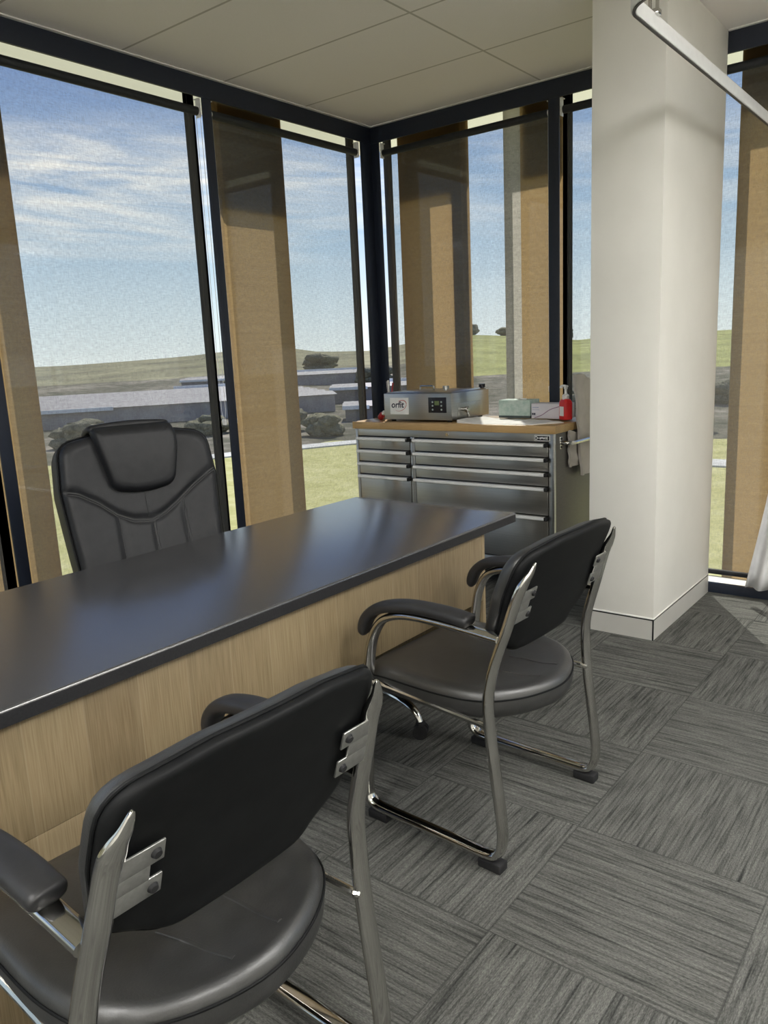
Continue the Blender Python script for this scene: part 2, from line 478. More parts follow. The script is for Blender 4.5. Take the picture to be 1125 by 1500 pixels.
WL = [(-1.333, -.04), (-2.60, -1.333), (-3.87, -2.60), (-5.14, -3.87), (-6.41, -5.14), (RY+.05, -6.41)]
WB = [(.02, 1.282), (1.282, 2.56), (2.56, 3.83), (3.83, 5.10), (5.10, RX-.05)]
n = 1
for a, b in WL: window(n, 'L', a, b); n += 1
for a, b in WB: window(n, 'B', a, b); n += 1

# pillar
cx0, cx1, cy = 1.848, 2.157, -.843
bm = B(cx0, cx1, cy, -.001, .104, H-.001, bev=.002)
wc = struct('wall_pillar', bm, M['white_paint'], 'square white pillar in front of the back windows')
bm = B(cx0, cx1, cy-.002, -.001, 0, .092)
box(bm, cx1-.1, cx1+.002, cy, -.001, 0, .092)
bs = struct('baseboard_pillar', bm, M['skirting'], 'grey skirting around the white pillar', smooth=False)
bm = B(cx0+.001, cx1+.001, cy-.001, -.002, .092, .099); box(bm, cx1-.004, cx1+.0025, cy-.0025, cy+.002, 0, .094)
obj('shadow_gap', bm, M['black'], bs, smooth=False)
bm = B(cx0, cx1+.003, cy-.003, -.002, .099, .105, bev=.001)
obj('plaster_bead', bm, M['bead'], bs)

# ------------------------------------------------------------------ roller blinds
def blind(wall, a, b, label, chain=None, zbot=.105):
    t = thing('roller_blind', label, 'blind', (-.03, (a+b)/2, ZB) if wall == 'L' else ((a+b)/2, .03, ZB), 0, 'sheer roller blinds on the windows')
    hw = (b-a)/2-.028   # half width between the posts
    fw = hw-.030        # fabric half width
    def W(s, d, z):     # s along the wall, d out of the room, z absolute
        return (-d, s, z-ZB) if wall == 'L' else (s, d, z-ZB)
    zr = 2.580; rr = .021
    bm = bmesh.new(); cyl(bm, W(-fw-.012, 0, zr), W(fw+.012, 0, zr), rr, n=24); obj('roller_tube', bm, M['roller'], t)
    for sgn in (-1, 1):
        bm = bmesh.new(); s0 = sgn*(hw-.004); s1 = sgn*(fw+.013)
        for p, q, zz0, zz1, dd in ((s0, s0-sgn*.003, zr-.03, ZB-.002, .02), (s0, s1, ZB-.006, ZB-.002, .02)):
            lo = W(min(p, q), -dd, zz0); hi = W(max(p, q), dd, zz1)
            box(bm, min(lo[0], hi[0]), max(lo[0], hi[0]), min(lo[1], hi[1]), max(lo[1], hi[1]), lo[2], hi[2], bev=.001)
        cyl(bm, W(s0, 0, zr), W(s1, 0, zr), .016)
        obj('bracket', bm, M['white_plastic'], t)
    bm = bmesh.new()
    N = 14; vs = []
    for i in range(N+1):
        s = -fw+2*fw*i/N
        vs.append((bm.verts.new(W(s, rr-.002, zr)), bm.verts.new(W(s, rr-.002, zbot))))
    for A, C in zip(vs[:-1], vs[1:]): bm.faces.new((A[0], C[0], C[1], A[1]))
    obj('fabric', bm, M['fabric'], t)
    bm = bmesh.new(); lo = W(-fw, rr-.012, zbot-.014); hi = W(fw, rr+.008, zbot+.012)
    box(bm, min(lo[0], hi[0]), max(lo[0], hi[0]), min(lo[1], hi[1]), max(lo[1], hi[1]), lo[2], hi[2], bev=.004); obj('bottom_rail', bm, M['roller'], t)
    if chain:
        sgn, zc = chain; s = sgn*(hw-.010)
        bm = bmesh.new()
        pts = [W(s, -.016, zr), W(s, -.016, zc+.05), W(s, -.010, zc+.01), W(s, 0, zc), W(s, .010, zc+.01), W(s, .016, zc+.05), W(s, .016, zr)]
        tube(bm, pts, .0014, n=6, up=(0, 1, 0) if wall != 'L' else (1, 0, 0)); c = obj('chain', bm, M['white_plastic'], t)
        lo = W(s-.006, -.014, zc-.03); hi = W(s+.006, .014, zc+.004)
        bm = bmesh.new(); box(bm, min(lo[0], hi[0]), max(lo[0], hi[0]), min(lo[1], hi[1]), max(lo[1], hi[1]), lo[2], hi[2], bev=.003); obj('tensioner', bm, M['white_plastic'], c)
    return t
blind('L', -1.333, -.105+.028, 'sheer grey roller blind on left wall window right beside corner post', (-1, 1.02))
blind('L', -2.60, -1.333, 'sheer grey roller blind on wide left window behind black office chair', (1, 1.02))
blind('L', -3.87, -2.60, 'sheer grey roller blind on leftmost window, past the post at left edge of photo')
blind('B', .03, 1.265, 'sheer grey roller blind on back window behind steel tool cabinet', (1, 1.1))
blind('B', 1.265, 2.56-.0, 'sheer grey roller blind on back window passing behind white pillar')
blind('B', 2.56, 3.83, 'sheer grey roller blind on back window right of picture edge')

# ------------------------------------------------------------------ facade fins and canopy
def fin(wall, a, b, d, label, strip=None, dep=.09, ldep=None, post=None, ztop=None):
    ldep = ldep or dep
    z0, z1 = -1.4, 3.03
    t = thing('facade_fin', label, 'facade fin', (-d, (a+b)/2, z0) if wall == 'L' else ((a+b)/2, d, z0), 0, 'vertical tan fins outside the windows')
    h = (b-a)/2
    def W(s, o, z): return (-o, s, z-z0) if wall == 'L' else (s, o, z-z0)
    def sheet(pts, name, m):
        bm = bmesh.new(); V = [(bm.verts.new(W(s, o, z0)), bm.verts.new(W(s, o, z1))) for s, o in pts]
        for A, C in zip(V[:-1], V[1:]): bm.faces.new((A[0], C[0], C[1], A[1]))
        return obj(name, bm, m, t, smooth=False)
    if strip:      # pale leading strip on the left of the sheet
        sheet([(-h, dep), (-h, 0), (-h+strip, 0)], 'pale_strip', M['fin_pale'])
        sheet([(-h+strip, 0), (h-.01, 0), (h, .01), (h, dep)], 'screen', M['fin'])
    else:
        sheet([(-h, ldep), (-h, .01), (-h+.01, 0), (h-.01, 0), (h, .01), (h, dep)], 'screen', M['fin'])
    # opaque panel added behind the screen top to shade it
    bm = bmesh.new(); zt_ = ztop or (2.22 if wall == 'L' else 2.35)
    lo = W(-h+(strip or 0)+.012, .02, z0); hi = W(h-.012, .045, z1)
    box(bm, min(lo[0], hi[0]), max(lo[0], hi[0]), min(lo[1], hi[1]), max(lo[1], hi[1]), zt_-z0, z1-z0-.01); obj('shade_panel', bm, M['deck'], t)
    if post:  # added post, darkens one strip of the screen by shading it
        bm = bmesh.new(); lo = W(post[0]-(a+b)/2, .012, z0); hi = W(post[1]-(a+b)/2, .07, z1)
        box(bm, min(lo[0], hi[0]), max(lo[0], hi[0]), min(lo[1], hi[1]), max(lo[1], hi[1]), 0, z1-z0); obj('shade_post', bm, M['deck'], t)
    return t
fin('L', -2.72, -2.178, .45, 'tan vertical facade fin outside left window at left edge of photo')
fin('L', -.875, -.335, .45, 'tan vertical facade fin outside left window next to corner, shaded at top')
fin('B', -.13, .393, .45, 'tan vertical facade fin outside back window nearest corner', ldep=.40, post=(.30, .385))  # left return deepened and post added to shade the sheet
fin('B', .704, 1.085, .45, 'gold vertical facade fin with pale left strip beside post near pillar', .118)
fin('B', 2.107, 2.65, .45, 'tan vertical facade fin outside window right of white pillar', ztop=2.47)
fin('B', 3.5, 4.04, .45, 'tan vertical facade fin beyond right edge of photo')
DL, DB = .45+.32, .45+.417
can = thing('canopy', 'cream translucent canopy along top of facade above window heads', 'canopy', (-DL, DB, 2.84))
bm = bmesh.new()
def quad(bm, *pts): bm.faces.new([bm.verts.new(Vector(p)-Vector((-DL, DB, 2.84))) for p in pts])
quad(bm, (-DL, RY, 2.84), (-DL, DB, 2.84), (-DL, DB, 3.05), (-DL, RY, 3.05))
quad(bm, (-DL, DB, 2.84), (RX, DB, 2.84), (RX, DB, 3.05), (-DL, DB, 3.05))
obj('fascia', bm, M['canopy'], can, smooth=False)
bm = bmesh.new()
quad(bm, (-DL, RY, 3.05), (-DL, DB, 3.05), (-.0, 0.0, 3.05), (-.0, RY, 3.05))
quad(bm, (-DL, DB, 3.05), (RX, DB, 3.05), (RX, .0, 3.05), (0, .0, 3.05))
obj('deck', bm, M['deck'], can, smooth=False)
struct('wall_left', B(-.16, -.021, RY, .16, 2.862, 3.3), M['canopy_frame'], 'upper facade above the left windows')
struct('wall_back', B(-.02, RX, .021, .16, 2.862, 3.3), M['canopy_frame'], 'upper facade above the back windows')

# ------------------------------------------------------------------ added fill lights, unseen (behind and beside the viewer)
for i, (x, y) in enumerate([(2.4, -5.3), (4.5, -6.4), (5.6, -.95), (4.0, -2.3), (4.7, -4.1), (3.4, -7.0)]):
    t = thing('fill_light', 'added white fill panel on the ceiling, out of the picture', 'fill light', (x, y, H), 0 if y < -5 else PI/2, 'added fill panels')
    bm = bmesh.new()
    for q in ((-.3, .3, -.6, -.57), (-.3, .3, .57, .6), (-.3, -.27, -.57, .57), (.27, .3, -.57, .57)): box(bm, *q, -.012, 0)
    obj('frame', bm, M['white_plastic'], t)
    obj('fill_emitter', B(-.27, .27, -.57, .57, -.016, -.001), M['fill_emitter'], t)

# ------------------------------------------------------------------ desk
DZ = .73; DX0, DX1, DY0, DY1 = 1.128, 1.914, -4.06, -1.66
t = thing('office_desk', 'long desk with charcoal top and light oak front panel', 'desk', (1.52, -2.86, 0))
def rel(bm, o): bm.transform(Matrix.Translation(-Vector(o))); return bm
O = (1.52, -2.86, 0)
out = rrect([(DX0, DY0, .012), (DX1, DY0, .012), (DX1, DY1, .012), (DX0, DY1, .012)], 4)
bm = bmesh.new()
lv = []
def desk_levels():
    L = []; th = .034; r = .006
    for k in range(5):
        a = PI/2*k/4; L.append((-r*(1-math.sin(a)), DZ-th+.002*(1-math.sin(a))))
    for k in range(5):
        a = PI/2*k/4; L.append((-r*(1-math.cos(a)), DZ-r+r*math.sin(a)))
    return L
rings = []
for ins, z in desk_levels():
    ring = []
    for x, y in out:
        mx, my = (DX0+DX1)/2, (DY0+DY1)/2
        sx = 1+ins/((DX1-DX0)/2); sy = 1+ins/((DY1-DY0)/2)
        ring.append(bm.verts.new((mx+(x-mx)*sx, my+(y-my)*sy, z)))
    rings.append(ring)
for A, C in zip(rings[5:-1], rings[6:]):
    for i in range(len(A)): bm.faces.new((A[i], A[(i+1) % len(A)], C[(i+1) % len(A)], C[i]))
bm.faces.new(rings[-1])
eb = bmesh.new()
er = [[eb.verts.new(v.co) for v in R_] for R_ in rings[:6]]
for A, C in zip(er[:-1], er[1:]):
    for i in range(len(A)): eb.faces.new((A[i], A[(i+1) % len(A)], C[(i+1) % len(A)], C[i]))
eb.faces.new(er[0][::-1])
bmesh.ops.delete(bm, geom=[v for R_ in rings[:5] for v in R_], context='VERTS')
tp = obj('desktop', rel(bm, O), M['desk_top'], t, ang=50)
obj('edge_band', rel(eb, O), M['edge_band'], t, ang=50)
PY1 = -1.868
obj('front_panel', rel(B(1.877, 1.895, -3.83, PY1-.018, .445, DZ-.034, bev=.001), O), M['oak'], t)
obj('end_panel', rel(B(1.17, 1.896, PY1-.018, PY1, 0, DZ-.034, bev=.001), O), M['oak'], t)
obj('end_panel', rel(B(1.17, 1.896, -3.848, -3.83, 0, DZ-.034, bev=.001), O), M['oak'], t)
ped = obj('drawer_pedestal', rel(B(1.25, 1.895, -3.828, -3.38, .0, .444, bev=.001), O), M['oak'], t)

# ------------------------------------------------------------------ visitor chairs
PROF = [(.02, .001), (.1, .024), (.17, .016), (.27, 0), (.38, -.013), (.47, -.018), (.55, -.008), (.66, .026), (.75, .054), (.83, .093)]
def interp(T, z):
    if z <= T[0][0]: return T[0][1]
    for (a, x), (b, y) in zip(T[:-1], T[1:]):
        if z <= b: return x+(y-x)*(z-a)/(b-a)
    return T[-1][1]
def hwid(z): return .27 if z < .45 else .27-.038*(z-.45)/.38

def visitor_chair(label, loc, rz, seat_shift=0):
    t = thing('visitor_chair', label, 'chair', loc, rz, 'visitor chairs in front of the desk')
    for s in (-1, 1):
        bm = bmesh.new()
        pts = [(.092, s*(hwid(.83)-.012), .834), (.083, s*(hwid(.81)-.006), .808), (.070, s*(hwid(.785)-.001), .785), (.054, s*hwid(.75), .75), (.026, s*hwid(.66), .66), (-.008, s*hwid(.55), .55),
               (-.018, s*.2695, .47), (-.013, s*.27, .38), (0, s*.27, .27), (.013, s*.27, .17), (.018, s*.27, .10), (.008, s*.27, .055), (-.02, s*.27, .036),
               (-.12, s*.27, .034), (-.25, s*.27, .034), (-.36, s*.27, .034), (-.415, s*.27, .038), (-.440, s*.27, .062), (-.442, s*.27, .11),
               (-.432, s*.27, .25), (-.422, s*.27, .40), (-.412, s*.27, .50), (-.395, s*.269, .565), (-.362, s*.267, .615), (-.31, s*.264, .640),
               (-.24, s*.261, .648), (-.12, s*.258, .645), (.01, s*.256, .636)]
        P = crom(pts, 5)
        N = len(P); sc = []
        for i in range(N):
            u = min(1, i/12); sc.append((.10+.90*u**.75, .25+.75*u))
        tube(bm, P, .0195, .0115, n=16, up=(0, 1, 0), scales=sc, power=2.5)
        side = obj('side_frame', bm, M['chrome'], t, ang=60)
        # rubber feet under the sled
        for x in (-.015, -.40):
            bm = B(x-.035, x+.035, s*.27-.019, s*.27+.019, 0, .026, bev=.004); obj('rubber_foot', bm, M['rubber'], side)
        # seat rail
        bm = bmesh.new(); tube(bm, crom([(-.42, s*.262, .425), (-.41, s*.252, .415), (-.2, s*.245, .395), (-.03, s*.25, .385), (-.012, s*.265, .38)], 5), .0085, n=10, up=(0, 0, 1))
        obj('seat_rail', bm, M['chrome'], t)
        # arm pad
        bm = bmesh.new()
        ap = crom([(-.432, s*.271, .565), (-.413, s*.270, .615), (-.372, s*.268, .650), (-.31, s*.265, .668), (-.24, s*.262, .675), (-.15, s*.259, .674), (-.09, s*.258, .668), (-.072, s*.2575, .664)], 5)
        n_ = len(ap); sc = []
        for i in range(n_):
            e = min(i, n_-1-i); q = min(1, (e+.6)/4.5); q = math.sqrt(max(0, 1-(1-q)**2)); sc.append((q*(.78+.22*min(1, i/14)), q))
        tube(bm, ap, .029, .0165, n=18, up=(0, 1, 0), scales=sc, power=2.8)
        obj('arm_pad', bm, M['arm_black'], t, ang=70)
        # steel mounting bracket
        br = bmesh.new()
        zc = .715; xb = interp(PROF, zc)+.008
        M4 = Matrix.Translation((xb, 0, zc)) @ Matrix.Rotation(.31, 4, 'Y')
        b2 = bmesh.new()
        box(b2, -.002, .002, min(s*.165, s*.238), max(s*.165, s*.238), .012, .045, bev=.0015)
        box(b2, -.002, .002, min(s*.165, s*.238), max(s*.165, s*.238), -.045, -.012, bev=.0015)
        box(b2, -.002, .002, min(s*.185, s*.238), max(s*.185, s*.238), -.013, .013, bev=.0015)
        merge(br, b2, M4)
        brk = obj('bracket', br, M['steel_bracket'], t)
        for dz in (.03, -.03):
            b2 = bmesh.new(); cyl(b2, (.001, s*.179, dz), (.007, s*.179, dz), .0085, .006, 14)
            b3 = bmesh.new(); merge(b3, b2, M4); obj('screw', b3, M['rubber'], brk)
    # seat
    half = [(-.512, 0), (-.507, .11), (-.488, .195), (-.43, .238), (-.30, .250), (-.17, .249), (-.075, .226), (-.012, .170), (.030, .090), (.048, 0)]
    so = [tuple(q)[:2] for q in crom([(x, y, 0) for x, y in half]+[(x, -y, 0) for x, y in half[-2:0:-1]], 5, closed=True)]
    def sf(p):
        x, y, h = p
        r = min(1, math.hypot((x+.22)/.29, y/.25))
        top = max(0, (h-.40)/.07)
        dish = -.016*(1-r**2)*top
        fall = -.028*max(0, (-x-.36)/.14)**2 if x < -.36 else 0
        wr = .004*top*math.sin(x*42+y*9)*math.exp(-((x+.06)/.07)**2)*(1-r**2)
        return Vector((x, y, h+dish+fall+wr))
    bm = bmesh.new()
    lev = [(.90, .382), (.965, .386), (.992, .396), (1.0, .412), (1.0, .424), (.996, .437), (.982, .450), (.955, .459), (.91, .464)]
    pillow(bm, so, lev, sf, 9)
    seat = obj('seat', bm, M['vinyl'], t, ang=75)
    bm = bmesh.new(); tube(bm, [sf((x*1.001-.0, y*1.002, .436)) for x, y in so], .0026, n=6, up=(0, 0, 1), closed=True)
    obj('piping', bm, M['vinyl_back'], seat)
    # stitched creases in the rear of the seat
    for y0, y1 in ((-.035, -.07), (.06, .05)):
        bm = bmesh.new()
        tube(bm, crom([Vector(sf((x, y0+(y1-y0)*(x-.0)/-.16, .465)))+Vector((0, 0, -.0005)) for x in (0.0, -.05, -.10, -.15)], 4), .0050, .0022, n=8, up=(0, 1, 0))
        obj('seam', bm, M['vinyl'], seat)
    # backrest
    Bk = [(-.244, .268, .06), (-.10, .290, .2), (.10, .290, .2), (.244, .268, .06), (.244, .15, .08), (.228, .035, .07), (.13, -.024, .10), (-.13, -.024, .10), (-.228, .035, .07), (-.244, .15, .08)]
    bo = rrect(Bk, 5)
    def bf(p):
        s_, zz, dpt = p
        z = .585+zz
        xr = interp([(.585, -.022), (.66, .010), (.75, .040), (.83, .074), (.90, .104)], z)
        bulge = .020*(1-(s_/.245)**2)
        return Vector((xr-dpt+bulge-.002, s_, z-.10*dpt))
    bm = bmesh.new()
    lev = [(.90, -.004), (.955, -.002), (.985, .004), (1.0, .012), (1.0, .020)]
    pillow(bm, bo, lev, bf, 8)
    obj('back_shell', bm, M['vinyl_back'], t, ang=75)
    bm = bmesh.new()
    lev = [(.99, .020), (1.006, .026), (1.006, .036), (.995, .048), (.968, .060), (.92, .067), (.87, .070)]
    pillow(bm, bo, lev, bf, 8)
    cu = obj('back_cushion', bm, M['vinyl'], t, ang=75)
    bm = bmesh.new(); cxm = sum(p[0] for p in bo)/len(bo); cym = sum(p[1] for p in bo)/len(bo)
    tube(bm, [bf((cxm+(x-cxm)*1.008, cym+(y-cym)*1.008, .020)) for x, y in bo], .0032, n=8, up=(1, 0, 0), closed=True)
    obj('piping', bm, M['vinyl_back'], cu)
    return t
visitor_chair('black vinyl chrome sled chair nearest viewer, backrest toward viewer, in bottom left', (2.471, -3.548, 0), -.034)
visitor_chair('black vinyl chrome sled chair in middle of photo, at right end of desk', (2.388, -2.37, 0), -.042)

# ------------------------------------------------------------------ executive chair
def castor(bm_w, x, y, a, r=.026):
    for o in (-.013, .013):
        c = Vector((x-math.sin(a)*o, y+math.cos(a)*o, r)); d = Vector((-math.sin(a), math.cos(a), 0))*.009
        cyl(bm_w, c-d, c+d, r, n=20)
def star_base(t, R, m, a0=0, zhub=.10):
    bm = bmesh.new(); cyl(bm, (0, 0, .075), (0, 0, .14), .032, .026); hub = obj('base_hub', bm, m, t)
    for k in range(5):
        a = a0+k*2*PI/5; c, s = math.cos(a), math.sin(a)
        bm = bmesh.new()
        pts = crom([(.02*c, .02*s, .125), (.35*R*c, .35*R*s, .130), (.72*R*c, .72*R*s, .118), (.92*R*c, .92*R*s, .093), (R*c, R*s, .058)], 4)
        nn = len(pts)
        tube(bm, pts, .020, .013, n=12, up=(-s, c, 0), scales=[(1-.4*i/nn, 1-.25*i/nn) for i in range(nn)])
        obj('base_leg', bm, m, t)
        bm = bmesh.new(); castor(bm, R*c, R*s, a+.6); cyl(bm, (R*c, R*s, .03), (R*c, R*s, .062), .008)
        lathe(bm, [(.002, .0), (.016, .0), (.018, -.012), (.012, -.016)], (R*c, R*s, .062), 14)
        obj('castor', bm, M['rubber'], t)
ex = thing('executive_chair', 'high back black leather executive office chair with padded headrest behind the desk', 'office chair',
           (.93+.28*math.cos(-.30), -2.56+.28*math.sin(-.30), 0), -.30)
star_base(ex, .31, M['rubber'], .35)
bm = bmesh.new(); cyl(bm, (0, 0, .13), (0, 0, .36), .025); cyl(bm, (0, 0, .30), (0, 0, .40), .017); obj('gas_column', bm, M['rubber'], ex)
bm = B(-.16, .12, -.09, .09, .385, .415, bev=.008); obj('tilt_mechanism', bm, M['rubber'], ex)
so = rrect([(-.24, -.23, .09), (.25, -.25, .10), (.25, .25, .10), (-.24, .23, .09)], 6)
bm = bmesh.new(); pillow(bm, so, [(.92, .412), (.975, .418), (1, .44), (1.0, .47), (.98, .495), (.94, .508), (.88, .515)], lambda p: Vector((p[0], p[1], p[2]-.012*max(0, 1-(p[0]/.25)**2-(p[1]/.25)**2)*(p[2] > .45))), 7)
obj('seat', bm, M['leather'], ex, ang=75)
def exb(p):
    """(s, z, depth toward front) -> local"""
    s, z, d = p
    x = -.28-.27*(z-.7); s = s*1.045
    curve = -.030*(1-(s/.28)**2)-.012*math.cos((z-.78)*6)
    return Vector((x+d+curve, s, z+.30*d))
eo = rrect([(-.245, .46, .06), (.245, .46, .06), (.262, .70, .2), (.276, .92, .2), (.262, 1.085, .07), (.10, 1.112, .2), (0, 1.118, .2), (-.10, 1.112, .2), (-.262, 1.085, .07), (-.276, .92, .2), (-.262, .70, .2)], 6)
bm = bmesh.new(); pillow(bm, eo, [(.92, -.165), (.97, -.158), (1.0, -.138), (1.014, -.10), (1.014, -.05), (1.0, -.030)], exb, 6)
obj('back_shell', bm, M['leather'], ex, ang=75)
def pad(p):
    s, z, d = p
    # softly quilted front: sink along the stitched seams
    dd = d
    if d > -.005:
        def near(a, w=.016): return math.exp(-(a/w)**2)
        yoke = seam_z(s)
        k = .010*near(z-yoke, .014)
        if z < yoke:
            for c in (-.103, .128): k = max(k, .007*near(s-c-(.0 if c < 0 else .0)*(z-yoke), .012))
            k = max(k, .005*near(s-.012, .010))
        dd = d-k
    return exb((s, z, dd))
def seam_z(s):
    T = [(-.30, .925), (-.225, .905), (-.16, .862), (-.105, .812), (-.05, .784), (.012, .776), (.06, .795), (.117, .834), (.18, .885), (.253, .935), (.30, .955)]
    return interp(T, s)
eo2 = [(x*.985, .79+(z-.79)*.99) for x, z in eo]
def fine(o, m=2):
    r = []
    for i in range(len(o)):
        a = o[i]; b = o[(i+1) % len(o)]
        for j in range(m): r.append((a[0]+(b[0]-a[0])*j/m, a[1]+(b[1]-a[1])*j/m))
    return r
bm = bmesh.new(); pillow(bm, fine(eo2), [(.99, -.034), (1.0, -.026), (.995, -.012), (.975, -.001), (.94, .008), (.88, .013)], pad, 34)
pd = obj('back_cushion', bm, M['leather'], ex, ang=80)
bm = bmesh.new(); tube(bm, [exb((x*1.004, .79+(z-.79)*1.003, -.030)) for x, z in eo], .0035, n=8, up=(1, 0, 0), closed=True)
obj('piping', bm, M['vinyl_back'], pd)
def seamline(pts, d, r=.0018):
    bm = bmesh.new(); tube(bm, [pad((s, z, d))+Vector((.0015, 0, 0)) for s, z in pts], r, r*.6, n=6, up=(0, 0, 1)); obj('seam', bm, M['thread'], pd)
yo = [(-.26+.52*i/40, seam_z(-.26+.52*i/40)) for i in range(41)]
seamline(yo, .013)
seamline([(s, z-.009) for s, z in yo], .013, .0013)
seamline([(-.103, .80-.015*i) for i in range(18)], .013)
seamline([(.128, .835-.015*i) for i in range(20)], .013); seamline([(.136, .838-.015*i) for i in range(20)], .013, .0012)
seamline([(.012, .765-.015*i) for i in range(16)], .013); seamline([(.020, .765-.015*i) for i in range(16)], .013, .0012)
seamline([(.0, .885-.012*i) for i in range(9)], .013)
# headrest pad wrapping over the top
ho = rrect([(-.108, .893, .05), (0, .872, .3), (.108, .893, .05), (.140, 1.05, .2), (.128, 1.118, .02), (-.158, 1.118, .02), (-.142, 1.05, .2)], 6)
def hf(p):
    s, z, d = p
    wrap = max(0, z-1.085); dome = .010*(1-((z-1.0)/.13)**2)*(d > .02)
    return exb((s, z+.008*(z > 1.09), d+dome-.9*wrap))
bm = bmesh.new(); pillow(bm, ho, [(.985, .004), (1.0, .012), (1.0, .022), (.98, .034), (.94, .043), (.88, .048)], hf, 9)
hd = obj('headrest', bm, M['leather'], ex, ang=75)
bm = bmesh.new()
capo = rrect([(-.158, -.105, .02), (.128, -.105, .02), (.128, .02, .02), (-.158, .02, .02)], 4)
def cf(p):
    s, d, h = p
    return exb((s, 1.113+.018*(1-((s+.015)/.2)**2)+h-.25*max(0, abs(d+.045)-.03), d))
pillow(bm, capo, [(.97, -.012), (1, -.006), (1, .003), (.97, .010), (.92, .013)], cf, 6)
obj('headrest_strap', bm, M['leather'], hd, ang=75)

# ------------------------------------------------------------------ stool under the desk
st = thing('swivel_stool', 'swivel stool under desk, only chrome castor leg showing under front panel', 'stool', (1.50, -2.125, 0))
star_base(st, .296, M['chrome'], math.atan2(-.035, .295))
bm = bmesh.new(); cyl(bm, (0, 0, .13), (0, 0, .41), .02); obj('gas_column', bm, M['chrome'], st)
bm = bmesh.new(); lathe(bm, [(.03, .405), (.15, .41), (.17, .43), (.17, .455), (.15, .475), (.05, .482)]); obj('seat', bm, M['vinyl'], st, ang=60)

# ------------------------------------------------------------------ steel tool cabinet
CX0, CX1, CY0, CY1 = .205, 1.528, -.545, -.085
CO = Vector(((CX0+CX1)/2, (CY0+CY1)/2, 0))
tc = thing('tool_cabinet', 'stainless steel roller tool cabinet with ten drawers and timber top', 'tool cabinet', CO)
def C(*a, bev=0): return rel(B(*a, bev=bev), CO)
obj('body', C(CX0, CX1, CY0+.018, CY1, .155, .892, bev=.004), M['steel_dim_side'], tc)
obj('drawer_recess', C(CX0+.02, CX1-.02, CY0+.0165, CY0+.03, .2, .852), M['black'], tc)
bm = C(CX0, CX0+.022, CY0, CY0+.02, .155, .892, bev=.002)
for q in ((CX1-.030, CX1, .155, .892), (CX0+.022, CX1-.030, .850, .892), (CX0+.022, CX1-.030, .155, .205), (.618, .648, .205, .850)):
    box(bm, q[0]-CO.x, q[1]-CO.x, CY0-CO.y, CY0+.02-CO.y, q[2], q[3], bev=.0015)
obj('face_frame', bm, M['steel'], tc)
obj('timber_top', C(CX0-.012, CX1+.012, CY0-.012, CY1+.02, .892, .934, bev=.003), M['timber'], tc)
rows = [(.772, .843), (.695, .766), (.618, .689), (.462, .612), (.212, .456)]
for xa, xb in ((CX0+.026, .614), (.652, CX1-.034)):
    for z0, z1 in rows:
        dr = obj('drawer', C(xa, xb, CY0-.003, CY0+.015, z0, z1, bev=.002), M['steel'], tc)
        hb = bmesh.new()
        tube(hb, [Vector((xa-.004, CY0-.016, z1-.010))-CO, Vector((xb-.014, CY0-.016, z1-.010))-CO], .0095, .013, n=12, up=(0, 0, 1), power=3.5)
        hd_ = obj('handle', hb, M['alu'], dr)
        box_ = C(xb-.014, xb+.002, CY0-.028, CY0-.002, z1-.020, z1+.0005, bev=.003); obj('end_cap', box_, M['rubber'], dr)
bm = rel(bmesh.new(), CO)
cyl(bm, Vector((.875, CY0-.004, .871))-CO, Vector((.875, CY0+.002, .871))-CO, .010); obj('lock', bm, M['chrome'], tc)
bd = obj('badge', C(1.418, 1.506, CY0-.004, CY0, .855, .884, bev=.001), M['white_plastic'], tc)
obj('badge_face', C(1.4215, 1.5025, CY0-.0052, CY0-.0035, .8585, .8805), M['panel_black'], bd)
bm = bmesh.new()   # the badge's tiny silver lettering, illegible in the photo: strokes only
for x, w, z0, z1 in ((1.425, .008, .873, .878), (1.425, .008, .861, .866), (1.436, .003, .865, .875), (1.441, .007, .868, .871), (1.450, .006, .864, .874), (1.458, .009, .867, .875), (1.469, .008, .865, .874), (1.480, .003, .864, .876), (1.4855, .003, .864, .876), (1.491, .003, .862, .878)):
    box(bm, x-CO.x, x+w-CO.x, CY0-.0062-CO.y, CY0-.005-CO.y, z0, z1)
obj('badge_lettering', bm, M['alu'], bd)
# side push handle
bm = bmesh.new()
hz = .838
pts = crom([Vector(p)-CO for p in ((CX1, -.47, hz), (CX1+.035, -.47, hz), (CX1+.058, -.45, hz), (CX1+.062, -.40, hz), (CX1+.062, -.22, hz), (CX1+.058, -.17, hz), (CX1+.035, -.15, hz), (CX1, -.15, hz))], 5)
tube(bm, pts, .0105, n=12, up=(0, 0, 1)); ph = obj('push_handle', bm, M['chrome'], tc)
for y in (-.47, -.15):
    bm = rel(B(CX1-.001, CX1+.004, y-.014, y+.014, hz-.032, hz+.032, bev=.002), CO); pl = obj('mounting_plate', bm, M['chrome'], ph)
    for dz in (.022, -.022):
        bm = bmesh.new(); cyl(bm, Vector((CX1+.003, y, hz+dz))-CO, Vector((CX1+.007, y, hz+dz))-CO, .006); obj('bolt', bm, M['rubber'], pl)
obj('kick_plate', C(CX0+.02, CX1-.02, CY0+.04, CY1-.02, .10, .156), M['black'], tc)
for x in (CX0+.09, CX1-.09):
    for y in (CY0+.09, CY1-.09):
        bm = bmesh.new(); cyl(bm, Vector((x-.018, y, .05))-CO, Vector((x+.018, y, .05))-CO, .05, n=24); box(bm, x-.026-CO.x, x+.026-CO.x, y-.03-CO.y, y+.03-CO.y, .07, .104)
        obj('castor', bm, M['rubber'], tc)
